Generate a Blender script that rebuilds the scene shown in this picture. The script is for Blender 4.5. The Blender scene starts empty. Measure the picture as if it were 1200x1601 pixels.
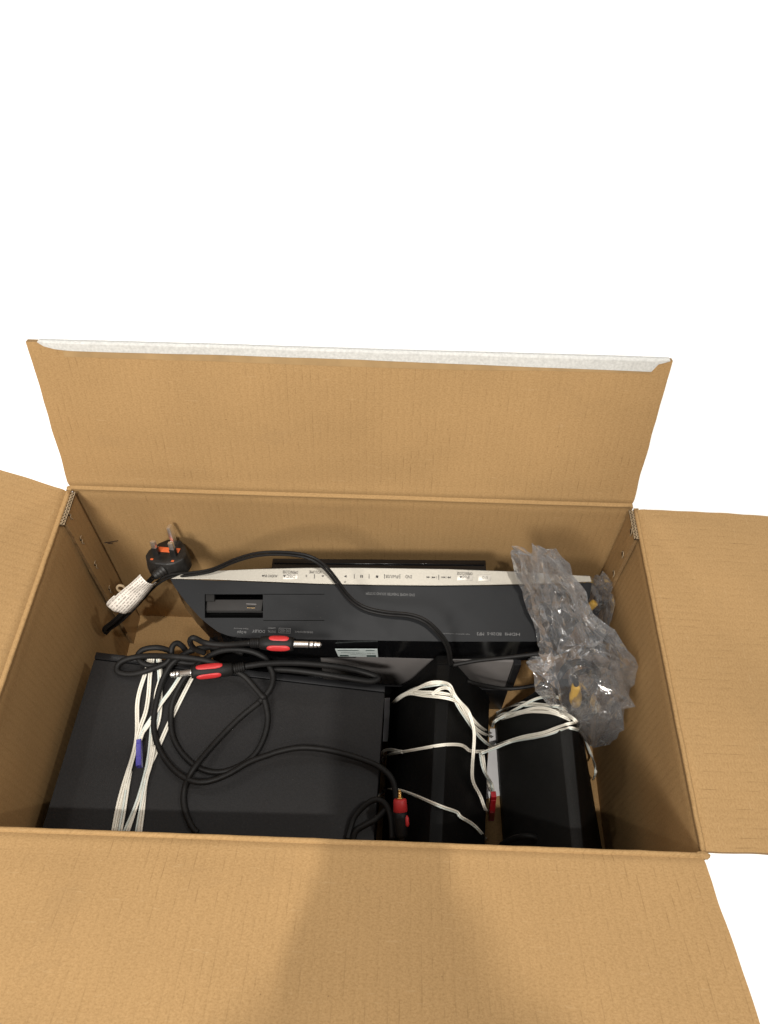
import bpy, bmesh, math, random
from mathutils import Vector, Matrix, noise
random.seed(7)
V = Vector
C = bpy.context.scene.collection
SC = bpy.context.scene

# ------------------------------------------------------------------ camera
cam_d = bpy.data.cameras.new('camera'); cam = bpy.data.objects.new('camera', cam_d); C.objects.link(cam)
SC.camera = cam
CAM_LOC = V((0.0419, -0.1363, 0.8760))
PITCH, YAW, ROLL, FPX = 0.9425, -0.0197, 0.01655, 1193.5
_f = V((math.sin(YAW)*math.cos(PITCH), math.cos(YAW)*math.cos(PITCH), -math.sin(PITCH)))
_r0 = V((math.cos(YAW), -math.sin(YAW), 0)); _u0 = _r0.cross(_f)
_r = _r0*math.cos(ROLL) + _u0*math.sin(ROLL); _u = _u0*math.cos(ROLL) - _r0*math.sin(ROLL)
M = Matrix((_r, _u, -_f)).transposed().to_4x4(); M.translation = CAM_LOC
cam.matrix_world = M
cam_d.sensor_fit = 'VERTICAL'; cam_d.sensor_height = 24.0; cam_d.lens = FPX/1601*24.0
cam_d.clip_start = 0.01; cam_d.clip_end = 200

# ------------------------------------------------------------------ world, lamps, exposure
w = bpy.data.worlds.new('World'); SC.world = w; w.use_nodes = True
bg = w.node_tree.nodes['Background']; bg.inputs[0].default_value = (1.0, 0.99, 0.975, 1); bg.inputs[1].default_value = 0.46
SC.view_settings.view_transform = 'Standard'; SC.view_settings.look = 'None'
SC.view_settings.exposure = -0.02; SC.view_settings.gamma = 1.0
SC.cycles.transparent_max_bounces = 24; SC.cycles.max_bounces = 8

def disk_lamp(name, loc, target, power, size, col):
    d = bpy.data.lights.new(name, 'AREA'); d.shape = 'DISK'; d.size = size; d.energy = power; d.color = col
    o = bpy.data.objects.new(name, d); C.objects.link(o); o.location = loc
    o.rotation_euler = (V(target)-V(loc)).to_track_quat('-Z', 'Y').to_euler()
    return o
WARM = (1.0, 0.96, 0.90)
disk_lamp('ceiling_panel', (-0.90, -2.00, 2.30), (0, 0.15, 0.2), 84, 0.80, WARM)      # large light behind the photographer
disk_lamp('overhead_lamp', (0.065, -0.95, 2.78), (0, 0.1, 0.2), 40, 0.055, WARM)          # small one that throws the photographer's shadow
disk_lamp('overhead_lamp', (-1.05, 1.25, 2.75), (0, 0.1, 0.2), 7, 0.10, WARM)
disk_lamp('overhead_lamp', (1.70, 0.10, 2.75), (0.2, 0.0, 0.2), 15, 0.12, WARM)
disk_lamp('overhead_lamp', (-1.3, 4.2, 2.75), (-0.6, 3.4, 0), 60, 0.6, WARM)  # added lamp, there to whiten the far floor behind the box
disk_lamp('overhead_lamp', (1.3, 4.2, 2.75), (0.6, 3.4, 0), 60, 0.6, WARM)  # its added twin on the right, also for the far floor

PTS = {'amp_top': [[-0.2596, 0.2002, 0.151], [0.0397, 0.1857, 0.124], [0.0334, 0.008, 0.124], [-0.2646, 0.008, 0.151]],
'amp_bezel': [[-0.2537, 0.1925, 0.151], [0.0386, 0.1787, 0.124]],
'cB': [[0.0459, 0.1939, 0.061], [0.0918, 0.192, 0.1665], [0.1032, 0.192, 0.1674], [0.1568, 0.1966, 0.061]],
'cF': [[0.0405, 0.012, 0.061], [0.083, 0.012, 0.1665], [0.093, 0.012, 0.1674], [0.1423, 0.012, 0.061]],
'rB': [[0.1683, 0.1941, 0.026], [0.2106, 0.185, 0.1582], [0.2219, 0.185, 0.1592], [0.2671, 0.2062, 0.018]],
'rF': [[0.1709, 0.01, 0.026], [0.2101, 0.01, 0.1582], [0.2189, 0.01, 0.1581], [0.2764, 0.01, 0.018]],
'silver_top': [[-0.182, 0.2598, 0.2024], [-0.1713, 0.2642, 0.2046], [-0.1551, 0.2671, 0.206], [-0.0963, 0.2712, 0.2081], [-0.044, 0.2739, 0.2094], [0.0084, 0.2755, 0.2102], [0.1, 0.277, 0.211], [0.1718, 0.2768, 0.2109], [0.2441, 0.2749, 0.21], [0.2459, 0.2697, 0.2074]],
'silver_bot': [[0.2459, 0.2697, 0.2074], [0.1913, 0.2663, 0.2057], [0.1393, 0.2636, 0.2043], [0.0873, 0.2615, 0.2032], [0.0286, 0.2603, 0.2026], [-0.0301, 0.2597, 0.2023], [-0.0955, 0.2601, 0.2025], [-0.1414, 0.2604, 0.2027], [-0.182, 0.2598, 0.2024]],
'grey': [[-0.1833, 0.2598, 0.2024], [-0.1414, 0.2599, 0.2024], [-0.0955, 0.2595, 0.2022], [-0.0301, 0.2591, 0.2021], [0.0287, 0.2597, 0.2024], [0.0873, 0.2609, 0.2029], [0.1393, 0.263, 0.204], [0.1913, 0.2658, 0.2054], [0.2466, 0.2692, 0.2071], [0.2445, 0.2558, 0.2004], [0.2379, 0.2412, 0.1931], [0.2268, 0.2265, 0.1858], [0.2171, 0.22, 0.1825], [0.2042, 0.2162, 0.1806], [0.1882, 0.2145, 0.1798], [0.1014, 0.2119, 0.1784], [0.0113, 0.2103, 0.1776], [-0.0661, 0.2091, 0.177], [-0.092, 0.2089, 0.1769], [-0.1082, 0.2089, 0.177], [-0.1199, 0.2103, 0.1776], [-0.1305, 0.2134, 0.1792], [-0.1407, 0.2194, 0.1822], [-0.1504, 0.226, 0.1855], [-0.1651, 0.2388, 0.1919], [-0.1781, 0.2523, 0.1987]],
'dock': [[-0.1469, 0.2469, 0.1959], [-0.0876, 0.2487, 0.1968], [-0.0861, 0.2273, 0.1862], [-0.1451, 0.2256, 0.1853]],
'panel_line': [[-0.0876, 0.2487, 0.1968], [-0.025, 0.2505, 0.1978], [-0.0238, 0.2269, 0.186], [-0.086, 0.2251, 0.185]],
'usb': [[-0.1052, 0.24, 0.1925], [-0.0942, 0.2404, 0.1927], [-0.0938, 0.2352, 0.1901], [-0.1048, 0.2348, 0.1899]],
'dock_inner': [[-0.1452, 0.2423, 0.1936], [-0.0879, 0.244, 0.1945], [-0.089, 0.2319, 0.1884], [-0.1457, 0.2319, 0.1884]],
'sticker': [[-0.0126, 0.2089, 0.1596], [0.0307, 0.2089, 0.163], [0.0314, 0.2089, 0.145], [-0.01, 0.2089, 0.1432]],
'texts': [['AUDIO IN', -0.0788, 0.2652, 0.2051, 0.017, 0.0033, False], ['OPEN/CLOSE', -0.0604, 0.2693, 0.2072, 0.0157, 0.0029, False], ['DISC ▲', -0.0612, 0.2655, 0.2052, 0.0131, 0.0036, False], ['VOLUME', -0.0349, 0.2701, 0.2075, 0.0124, 0.0029, False], ['+', -0.0439, 0.2663, 0.2056, 0.002, 0.0026, False], ['-', -0.0272, 0.2668, 0.2059, 0.002, 0.0013, False], ['▶', -0.0043, 0.2672, 0.2061, 0.0026, 0.0026, False], ['o', -0.0044, 0.2622, 0.2036, 0.002, 0.002, False], ['II', 0.0123, 0.2677, 0.2063, 0.0026, 0.0029, False], ['■', 0.028, 0.2679, 0.2064, 0.0026, 0.0026, False], ['iPod/USB', 0.0434, 0.2683, 0.2067, 0.0131, 0.0033, False], ['DVD', 0.06, 0.2688, 0.2069, 0.0065, 0.0033, False], ['I◀◀/◀◀', 0.0832, 0.2689, 0.207, 0.0098, 0.0023, False], ['▶▶/▶▶I', 0.0978, 0.2694, 0.2072, 0.0098, 0.0023, False], ['OPEN/CLOSE', 0.117, 0.2734, 0.2092, 0.0157, 0.0029, False], ['iPod ▲', 0.1171, 0.2699, 0.2075, 0.0104, 0.0036, False], ['I/⏻', 0.1373, 0.2703, 0.2076, 0.0059, 0.0033, False], ['DVD HOME THEATER SOUND SYSTEM', 0.042, 0.2526, 0.1988, 0.0494, 0.0027, True], ['dts Digital', -0.1066, 0.2141, 0.1796, 0.0091, 0.0032, True], ['Digital Surround', -0.1075, 0.2172, 0.1811, 0.0142, 0.0013, True], ['DOLBY', -0.0898, 0.2152, 0.1801, 0.0129, 0.0029, True], ['COMPACT', -0.0766, 0.2185, 0.1817, 0.0078, 0.0017, True], ['DIGITAL', -0.0764, 0.2153, 0.1802, 0.0078, 0.0022, True], ['DVD VIDEO', -0.0634, 0.2166, 0.1808, 0.0097, 0.0026, True], ['DVD RECORD/PLAYBACK', -0.0439, 0.216, 0.1805, 0.0181, 0.0018, True], ['HDMI', 0.1663, 0.2204, 0.1827, 0.0148, 0.0029, True], ['BD20-S', 0.148, 0.2201, 0.1826, 0.0142, 0.0029, True], ['MP3', 0.1341, 0.2197, 0.1824, 0.0071, 0.0032, True], ['high definition multimedia', 0.1096, 0.219, 0.182, 0.0271, 0.0011, True]],
'ticks': [[[-0.0358, 0.2683, 0.2066], [-0.0356, 0.2642, 0.2046]], [[0.0047, 0.2695, 0.2072], [0.0049, 0.2654, 0.2052]], [[0.0198, 0.2699, 0.2075], [0.0199, 0.2659, 0.2054]], [[0.0354, 0.2704, 0.2077], [0.0356, 0.2663, 0.2057]], [[0.0511, 0.2709, 0.2079], [0.0512, 0.2668, 0.2059]], [[0.0906, 0.2715, 0.2082], [0.0907, 0.2668, 0.2059]]],
'keys': [[[-0.0678, 0.2676, 0.2063], [-0.0528, 0.2681, 0.2065], [-0.0525, 0.2631, 0.2041], [-0.0675, 0.2627, 0.2038]], [[0.1092, 0.272, 0.2085], [0.1249, 0.2725, 0.2088], [0.1249, 0.2673, 0.2061], [0.1093, 0.2668, 0.2059]], [[0.1307, 0.2727, 0.2088], [0.1438, 0.2731, 0.209], [0.1438, 0.2672, 0.2061], [0.1308, 0.2669, 0.2059]]],
'front_y': [0.0371, 0.2099, 0.1775],
'under_low': [0.0376, 0.2089, 0.1299],
'chassis': [[-0.0868, 0.2129, 0.1128], [0.1743, 0.2129, 0.134], [0.1817, 0.2129, 0.0638], [-0.095, 0.2129, 0.0395]],
'slab': [[-0.0828, 0.286, 0.1976], [0.1399, 0.286, 0.2078], [0.1423, 0.286, 0.1876], [-0.0849, 0.286, 0.1783]],
'cord_top': [[-0.1654, 0.262, 0.2087], [-0.1381, 0.26, 0.2211], [-0.1119, 0.258, 0.2438], [-0.0877, 0.256, 0.2599], [-0.0618, 0.252, 0.27], [-0.0367, 0.246, 0.2753], [-0.0217, 0.241, 0.2685], [-0.01, 0.235, 0.2526], [0.0021, 0.228, 0.2328], [0.0176, 0.222, 0.2232], [0.0395, 0.217, 0.2237], [0.0609, 0.213, 0.2288], [0.0762, 0.208, 0.2277], [0.0891, 0.202, 0.2166], [0.0997, 0.197, 0.1973], [0.1056, 0.193, 0.1624]],
'cord_right': [[0.1039, 0.194, 0.1601], [0.1104, 0.196, 0.1593], [0.1312, 0.198, 0.1658], [0.1589, 0.198, 0.1754], [0.1948, 0.198, 0.1885]],
'cord_low': [[0.1265, 0.198, 0.1147], [0.1484, 0.199, 0.1025], [0.1768, 0.199, 0.0964], [0.215, 0.2, 0.1144]],
'plug': [[-0.2025, 0.2875, 0.204], [-0.1846, 0.2882, 0.204], [-0.1837, 0.301, 0.204], [-0.1867, 0.285, 0.204]],
'cord_loop': [[-0.1929, 0.268, 0.2083], [-0.2024, 0.264, 0.1979], [-0.2168, 0.258, 0.1825], [-0.2377, 0.252, 0.1535], [-0.2583, 0.247, 0.1296], [-0.2727, 0.245, 0.1143], [-0.2799, 0.246, 0.1026], [-0.2721, 0.25, 0.1031], [-0.2542, 0.254, 0.1196], [-0.231, 0.26, 0.1466], [-0.2054, 0.262, 0.183], [-0.1876, 0.264, 0.1989], [-0.1742, 0.263, 0.2052], [-0.1654, 0.262, 0.2087]],
'tag': [[-0.2101, 0.256, 0.2157], [-0.1972, 0.252, 0.2006], [-0.2322, 0.24, 0.1562], [-0.2529, 0.243, 0.1743], [-0.2379, 0.256, 0.1845], [-0.2354, 0.256, 0.1912]],
'tag_axis': [[-0.2093, 0.262, 0.1893], [-0.2549, 0.249, 0.1436]],
'ab1': [[0.0513, 0.0362, 0.1256], [0.0536, 0.0611, 0.1255], [0.0532, 0.0757, 0.1296], [0.0487, 0.0883, 0.1341], [0.0371, 0.0983, 0.1331], [0.0203, 0.1044, 0.1347], [-0.0006, 0.1083, 0.1396], [-0.0211, 0.1101, 0.1444], [-0.0416, 0.1097, 0.1463], [-0.0616, 0.1049, 0.146], [-0.0695, 0.1018, 0.1457], [-0.0867, 0.0942, 0.1473], [-0.103, 0.0823, 0.1487], [-0.1195, 0.0742, 0.1502], [-0.1336, 0.0727, 0.1505], [-0.1492, 0.0785, 0.1499], [-0.1647, 0.0911, 0.1483], [-0.1775, 0.1075, 0.1475], [-0.1849, 0.1259, 0.1482], [-0.1864, 0.1446, 0.1504], [-0.1848, 0.1676, 0.1533], [-0.1793, 0.1827, 0.1569], [-0.1741, 0.1883, 0.1605], [-0.1644, 0.1974, 0.1606], [-0.1526, 0.2037, 0.1596], [-0.1376, 0.2081, 0.1552], [-0.1238, 0.2094, 0.15], [-0.1094, 0.2075, 0.1436]],
'ab2': [[-0.1259, 0.0302, 0.1416], [-0.1319, 0.0348, 0.1422], [-0.1418, 0.0511, 0.1431], [-0.1444, 0.0677, 0.1454], [-0.1381, 0.0813, 0.1539], [-0.1292, 0.0991, 0.1501], [-0.1183, 0.118, 0.1452], [-0.1027, 0.1384, 0.1438], [-0.0857, 0.1547, 0.1444], [-0.0887, 0.152, 0.1436], [-0.0765, 0.1674, 0.1456], [-0.0748, 0.1827, 0.1475], [-0.0802, 0.1931, 0.15], [-0.0843, 0.1999, 0.1504], [-0.0979, 0.2055, 0.1526], [-0.1158, 0.2062, 0.1553], [-0.1331, 0.2022, 0.1568], [-0.1475, 0.1908, 0.1571], [-0.1583, 0.1783, 0.157], [-0.166, 0.1641, 0.1536], [-0.1705, 0.1503, 0.15], [-0.1704, 0.1367, 0.1469], [-0.1648, 0.1162, 0.1454], [-0.1505, 0.0985, 0.144], [-0.1322, 0.0869, 0.1423], [-0.1139, 0.0853, 0.1407], [-0.0968, 0.0928, 0.1391], [-0.0838, 0.1047, 0.138], [-0.0768, 0.1238, 0.1384], [-0.076, 0.1426, 0.1404], [-0.0828, 0.1626, 0.1451], [-0.0811, 0.1582, 0.147], [-0.0919, 0.1688, 0.149], [-0.1053, 0.1798, 0.1542], [-0.1251, 0.1853, 0.1595], [-0.1412, 0.189, 0.1635], [-0.157, 0.1899, 0.166], [-0.173, 0.1903, 0.1674], [-0.1947, 0.1937, 0.1603], [-0.2123, 0.1943, 0.1559], [-0.2267, 0.191, 0.1542], [-0.2331, 0.1852, 0.1527], [-0.2319, 0.1788, 0.1516], [-0.2208, 0.1766, 0.1516], [-0.2077, 0.178, 0.1534], [-0.194, 0.1834, 0.1542], [-0.1831, 0.1881, 0.1562], [-0.1785, 0.1949, 0.1609], [-0.1782, 0.2019, 0.1649], [-0.1743, 0.2067, 0.1646], [-0.1693, 0.2055, 0.1601], [-0.1664, 0.2033, 0.1518]],
'ab3': [[-0.182, 0.202, 0.1552], [-0.1937, 0.2056, 0.1542], [-0.2051, 0.2048, 0.1543], [-0.2127, 0.2014, 0.1539], [-0.2146, 0.1955, 0.1531], [-0.2098, 0.1896, 0.1516], [-0.1989, 0.187, 0.1506], [-0.1878, 0.1891, 0.1506], [-0.1801, 0.1929, 0.152], [-0.159, 0.1915, 0.1491], [-0.1465, 0.1942, 0.148]],
'jack1': [[-0.023, 0.194, 0.1981], [-0.0437, 0.194, 0.1979], [-0.0506, 0.194, 0.1974], [-0.0843, 0.194, 0.1976], [-0.0925, 0.194, 0.197]],
'ab4': [[-0.0925, 0.194, 0.197], [-0.1073, 0.195, 0.191], [-0.124, 0.196, 0.1863], [-0.1399, 0.197, 0.1872], [-0.1492, 0.198, 0.1957], [-0.1539, 0.197, 0.1904], [-0.1531, 0.196, 0.1768], [-0.1436, 0.196, 0.1659]],
'jack2': [[-0.1759, 0.1734, 0.161], [-0.161, 0.176, 0.161], [-0.1541, 0.177, 0.161], [-0.1135, 0.1829, 0.159], [-0.1031, 0.1865, 0.158]],
'ab5': [[-0.1031, 0.1865, 0.158], [-0.0857, 0.1909, 0.156], [-0.0606, 0.1955, 0.151], [-0.0284, 0.1978, 0.144], [0.0045, 0.1977, 0.136], [0.0247, 0.1936, 0.134], [0.0329, 0.1892, 0.135], [0.0251, 0.1854, 0.135], [0.0052, 0.1866, 0.137], [-0.028, 0.1901, 0.139], [-0.0611, 0.1918, 0.142], [-0.0803, 0.1897, 0.145]],
'ab6': [[0.01, 0.0321, 0.1293], [0.0115, 0.0396, 0.1292], [0.0149, 0.0507, 0.1309], [0.0225, 0.0596, 0.1343], [0.0313, 0.0653, 0.1376], [0.0382, 0.0657, 0.1389], [0.0454, 0.0604, 0.1383], [0.0497, 0.0483, 0.1378], [0.0512, 0.0321, 0.1357]],
'ab7': [[0.015, 0.0314, 0.1289], [0.0175, 0.0392, 0.1317], [0.0272, 0.0447, 0.1338], [0.0368, 0.0504, 0.135], [0.0445, 0.0585, 0.1343]],
'mini': [[0.0562, 0.0678, 0.166], [0.0567, 0.0607, 0.163], [0.0584, 0.0442, 0.156], [0.0594, 0.0314, 0.148]],
'ab8': [[0.0594, 0.0325, 0.148], [0.0593, 0.0232, 0.136], [0.0571, 0.0164, 0.116], [0.0505, 0.009, 0.096]],
'cable_right': [[0.1612, 0.0482, 0.036], [0.165, 0.0491, 0.066], [0.1771, 0.0492, 0.091], [0.1904, 0.0473, 0.096], [0.1991, 0.0417, 0.086], [0.2072, 0.0365, 0.056]],
'amp_wires': [[[-0.2045, 0.1996, 0.1482], [-0.2045, 0.1816, 0.1481], [-0.2066, 0.1632, 0.1472], [-0.2056, 0.1467, 0.1481], [-0.2021, 0.1297, 0.1468], [-0.1986, 0.1124, 0.1474], [-0.1985, 0.0938, 0.1474], [-0.2007, 0.0721, 0.1475], [-0.2017, 0.0495, 0.1475], [-0.201, 0.0272, 0.1464]], [[-0.2006, 0.1999, 0.1478], [-0.1999, 0.1798, 0.1477], [-0.1973, 0.1598, 0.1464], [-0.1953, 0.1392, 0.1482], [-0.1975, 0.1235, 0.1483], [-0.1971, 0.1043, 0.1493], [-0.1982, 0.0805, 0.1493], [-0.1991, 0.0513, 0.1473], [-0.199, 0.0273, 0.1462]], [[-0.1942, 0.1972, 0.1472], [-0.1889, 0.1765, 0.1467], [-0.19, 0.1604, 0.1457], [-0.1873, 0.1457, 0.1475], [-0.1868, 0.1335, 0.1484], [-0.1916, 0.1226, 0.1488], [-0.195, 0.116, 0.1481], [-0.1943, 0.1086, 0.148]], [[-0.1684, 0.1823, 0.1449], [-0.1759, 0.1631, 0.1455], [-0.1821, 0.1487, 0.148], [-0.1866, 0.1351, 0.1494], [-0.1933, 0.1206, 0.149], [-0.1948, 0.1082, 0.1491]], [[-0.1562, 0.1832, 0.1438], [-0.1624, 0.162, 0.1443], [-0.1677, 0.1439, 0.1437], [-0.1713, 0.1296, 0.145], [-0.1752, 0.1121, 0.1453], [-0.179, 0.0951, 0.1456], [-0.1827, 0.0803, 0.1459], [-0.1854, 0.0521, 0.1461], [-0.1884, 0.0279, 0.1453]], [[-0.1954, 0.1967, 0.1483], [-0.1909, 0.1822, 0.1479], [-0.1836, 0.1504, 0.1461], [-0.1817, 0.1308, 0.1459], [-0.1842, 0.1134, 0.1461], [-0.1815, 0.0986, 0.1458], [-0.1811, 0.0816, 0.1478], [-0.1806, 0.0588, 0.1477], [-0.1803, 0.0275, 0.1445]], [[-0.187, 0.1281, 0.1474], [-0.1831, 0.0945, 0.147], [-0.1835, 0.0693, 0.1469], [-0.1856, 0.0485, 0.1471], [-0.1909, 0.0278, 0.1455]], [[-0.1803, 0.1064, 0.1477], [-0.1796, 0.0886, 0.1486], [-0.1813, 0.0727, 0.1478], [-0.1791, 0.0491, 0.1455], [-0.1776, 0.0277, 0.1443]], [[-0.1982, 0.0814, 0.1463], [-0.1968, 0.065, 0.1481], [-0.1952, 0.0476, 0.1489], [-0.1945, 0.0271, 0.1478]]],
'blue': [[-0.1918, 0.1065, 0.156], [-0.1863, 0.0818, 0.156]],
'spk_wires': [[[0.0497, 0.1877, 0.0759], [0.0574, 0.1851, 0.1015], [0.0726, 0.173, 0.1502], [0.0834, 0.1686, 0.1754], [0.0953, 0.1696, 0.1751], [0.1022, 0.1623, 0.1855], [0.1066, 0.1563, 0.178], [0.1127, 0.1501, 0.1738], [0.1218, 0.1478, 0.1597], [0.126, 0.1378, 0.1542], [0.1276, 0.1279, 0.1539], [0.1265, 0.1121, 0.1537], [0.1263, 0.1013, 0.1389], [0.1283, 0.0917, 0.1199], [0.1388, 0.0866, 0.0914], [0.1434, 0.0772, 0.0829], [0.156, 0.0905, 0.0142]], [[0.051, 0.187, 0.0789], [0.0634, 0.1806, 0.1182], [0.0767, 0.1656, 0.1504], [0.0915, 0.1562, 0.1709], [0.105, 0.1529, 0.1737], [0.1162, 0.1533, 0.1584], [0.128, 0.148, 0.1384], [0.1391, 0.1494, 0.1118], [0.1632, 0.1798, 0.0122]], [[0.0518, 0.1872, 0.0808], [0.0655, 0.1814, 0.1203], [0.0783, 0.1652, 0.1591], [0.0933, 0.1594, 0.173], [0.1095, 0.1575, 0.168], [0.118, 0.1492, 0.1585], [0.1285, 0.144, 0.1323], [0.1424, 0.1473, 0.1004], [0.1647, 0.1756, 0.0122]], [[0.0488, 0.1875, 0.0739], [0.0665, 0.1838, 0.1199], [0.0856, 0.168, 0.1706], [0.0994, 0.1688, 0.1725], [0.105, 0.1598, 0.1744], [0.1106, 0.1512, 0.1647], [0.1215, 0.1463, 0.1421], [0.1349, 0.1434, 0.1104], [0.1492, 0.1448, 0.0774], [0.1651, 0.1656, 0.0102]], [[0.0853, 0.1559, 0.1761], [0.0931, 0.162, 0.177], [0.101, 0.1583, 0.1876], [0.1057, 0.1556, 0.1772]], [[0.0386, 0.1363, 0.0082], [0.0396, 0.1466, 0.0082], [0.0465, 0.1298, 0.0757], [0.0585, 0.1218, 0.1087], [0.0767, 0.1107, 0.1541], [0.0949, 0.1091, 0.1704], [0.1119, 0.1165, 0.1519], [0.1203, 0.1199, 0.1359], [0.1263, 0.1209, 0.1217], [0.1391, 0.1269, 0.1039], [0.1592, 0.1592, 0.0182], [0.1667, 0.1503, 0.0615], [0.1847, 0.1462, 0.0981], [0.1985, 0.1375, 0.1345], [0.2082, 0.1332, 0.1649], [0.2175, 0.1302, 0.1833], [0.2695, 0.1957, 0.0162]], [[0.0381, 0.1374, 0.0082], [0.0382, 0.1365, 0.0591], [0.0452, 0.1363, 0.0722], [0.0525, 0.1292, 0.0908], [0.0594, 0.1201, 0.1138]], [[0.1404, 0.1262, 0.1012], [0.1589, 0.1388, 0.0834], [0.1776, 0.149, 0.0759], [0.1924, 0.14, 0.1122], [0.2024, 0.1329, 0.1436], [0.2124, 0.1319, 0.1623], [0.216, 0.1235, 0.1868], [0.2689, 0.1815, 0.0162], [0.2719, 0.1661, 0.0202], [0.2747, 0.1499, 0.0242], [0.2618, 0.1196, 0.077], [0.2734, 0.1287, 0.0202]], [[0.1398, 0.1282, 0.0983], [0.1408, 0.12, 0.0948], [0.1444, 0.1092, 0.0905], [0.1593, 0.1179, 0.0282], [0.1596, 0.1043, 0.0382]], [[0.143, 0.1274, 0.0917], [0.1453, 0.115, 0.0852], [0.1569, 0.1207, 0.0182], [0.1585, 0.1042, 0.0382]], [[0.0339, 0.0684, 0.1264], [0.0391, 0.1095, 0.0082], [0.0485, 0.092, 0.0834], [0.0592, 0.0832, 0.1106], [0.0718, 0.07, 0.1423], [0.0853, 0.0566, 0.1697], [0.0958, 0.0515, 0.1738], [0.1103, 0.0562, 0.1432], [0.1134, 0.0534, 0.1384], [0.1283, 0.056, 0.1043], [0.1385, 0.054, 0.0825], [0.1536, 0.0636, 0.0092]], [[0.1658, 0.1893, 0.0142], [0.1624, 0.1776, 0.0547], [0.1731, 0.2037, 0.0092], [0.1868, 0.2129, 0.0092], [0.1863, 0.1855, 0.0928], [0.1942, 0.1744, 0.1177], [0.2087, 0.1538, 0.163], [0.2172, 0.1485, 0.1618]], [[0.1655, 0.1876, 0.0122], [0.1605, 0.1738, 0.0646], [0.1715, 0.1831, 0.0564], [0.182, 0.1798, 0.0894], [0.1932, 0.1758, 0.1244], [0.2013, 0.1704, 0.1464], [0.2108, 0.1638, 0.1623], [0.2184, 0.1598, 0.162]], [[0.1652, 0.1846, 0.0444], [0.18, 0.1792, 0.0733], [0.1939, 0.168, 0.1167], [0.205, 0.1547, 0.1515], [0.2143, 0.1484, 0.1616], [0.2185, 0.1347, 0.1811], [0.2227, 0.1341, 0.1745]], [[0.1676, 0.1948, 0.0112], [0.1766, 0.1791, 0.066], [0.1877, 0.1703, 0.1039], [0.1992, 0.1569, 0.14], [0.2073, 0.1451, 0.1654], [0.219, 0.1389, 0.1669]], [[0.172, 0.2056, 0.0092], [0.1817, 0.2106, 0.0102], [0.183, 0.1854, 0.0858], [0.1937, 0.1707, 0.1193], [0.2082, 0.1535, 0.1649], [0.2166, 0.1515, 0.1618]], [[0.1652, 0.1852, 0.0392], [0.172, 0.1873, 0.0546], [0.1814, 0.1747, 0.0909], [0.1962, 0.1632, 0.1371], [0.2074, 0.1466, 0.1657], [0.2198, 0.1406, 0.164]]],
'red': [[0.1512, 0.09, 0.096], [0.1561, 0.083, 0.0326]],
'paper1': [[0.1633, 0.1865, 0.009], [0.1812, 0.1872, 0.009], [0.1724, 0.1113, 0.009], [0.1538, 0.1065, 0.009]],
'paper0': [[0.0392, 0.2084, 0.036], [0.0496, 0.2088, 0.036], [0.0445, 0.1576, 0.036], [0.0373, 0.1574, 0.036]],
'bag_outline': [[0.1465, 0.2, 0.3418], [0.1552, 0.2, 0.3618], [0.1642, 0.2, 0.3661], [0.1842, 0.2, 0.3372], [0.1948, 0.2, 0.3063], [0.223, 0.2, 0.319], [0.2364, 0.2, 0.2981], [0.2559, 0.2, 0.2395], [0.2759, 0.2, 0.2007], [0.285, 0.2, 0.1572], [0.2843, 0.2, 0.1086], [0.3022, 0.2, 0.0658], [0.3123, 0.2, -0.0023], [0.3081, 0.2, -0.0814], [0.2636, 0.2, 0.0136], [0.2433, 0.2, 0.0218], [0.2119, 0.2, 0.0936], [0.1859, 0.2, 0.1865], [0.1842, 0.2, 0.2143], [0.1687, 0.2, 0.2643]],
'bag_axis': [[[0.1758, 0.25, 0.281], [0.1858, 0.243, 0.2613], [0.1973, 0.232, 0.239], [0.2085, 0.219, 0.2191], [0.2182, 0.204, 0.2088], [0.2255, 0.188, 0.2006], [0.2285, 0.174, 0.1879], [0.2261, 0.162, 0.1695], [0.2211, 0.154, 0.153]], [[0.2199, 0.235, 0.1828], [0.231, 0.215, 0.1807], [0.24, 0.2, 0.1612], [0.2389, 0.185, 0.1399], [0.2332, 0.178, 0.1228], [0.2282, 0.174, 0.1026]], [[0.2588, 0.285, 0.1772], [0.2665, 0.278, 0.1696], [0.2717, 0.27, 0.1493], [0.2761, 0.262, 0.1204], [0.2746, 0.25, 0.1053]], [[0.2422, 0.17, 0.1981], [0.2477, 0.158, 0.1811], [0.2509, 0.15, 0.1526], [0.2536, 0.145, 0.1223], [0.259, 0.142, 0.0916]]],
'coil': [[0.2275, 0.17, 0.1818], [0.2786, 0.27, 0.1204]],
'yel': [[0.2221, 0.164, 0.1923], [0.2273, 0.159, 0.1592], [0.2627, 0.275, 0.158]],
'left_tab': [[-0.276, 0.3182, 0.2727], [-0.276, 0.281, 0.2702], [-0.276, 0.2684, 0.0071], [-0.276, 0.3131, 0.0152]],
'right_tab': [[0.276, 0.3135, 0.275], [0.276, 0.2835, 0.2734], [0.276, 0.289, 0.1648], [0.276, 0.3177, 0.1371]],
'tape': [[-0.2735, 0.365, 0.422], [-0.2713, 0.364, 0.4193], [-0.2591, 0.3626, 0.4159], [-0.2435, 0.362, 0.4149], [-0.1377, 0.3614, 0.4174], [-0.0258, 0.3608, 0.4202], [0.0851, 0.359, 0.4197], [0.1678, 0.3578, 0.4197], [0.2658, 0.3564, 0.4198], [0.2654, 0.358, 0.4242], [0.2678, 0.3592, 0.4276], [0.2723, 0.3598, 0.4294], [0.2744, 0.3606, 0.4317]],
'marks': [[[-0.2739, 0.3195, 0.1746], [-0.2671, 0.3195, 0.1763], [-0.2578, 0.3195, 0.1793]], [[-0.2707, 0.3195, 0.1735], [-0.265, 0.3195, 0.1738]]],
'cam': [[0.0417, -0.1359, 0.8764], [0.9424994066117038, -0.01970946020935905, 0.016552800078948823, 1193.4947058421517]],
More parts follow.
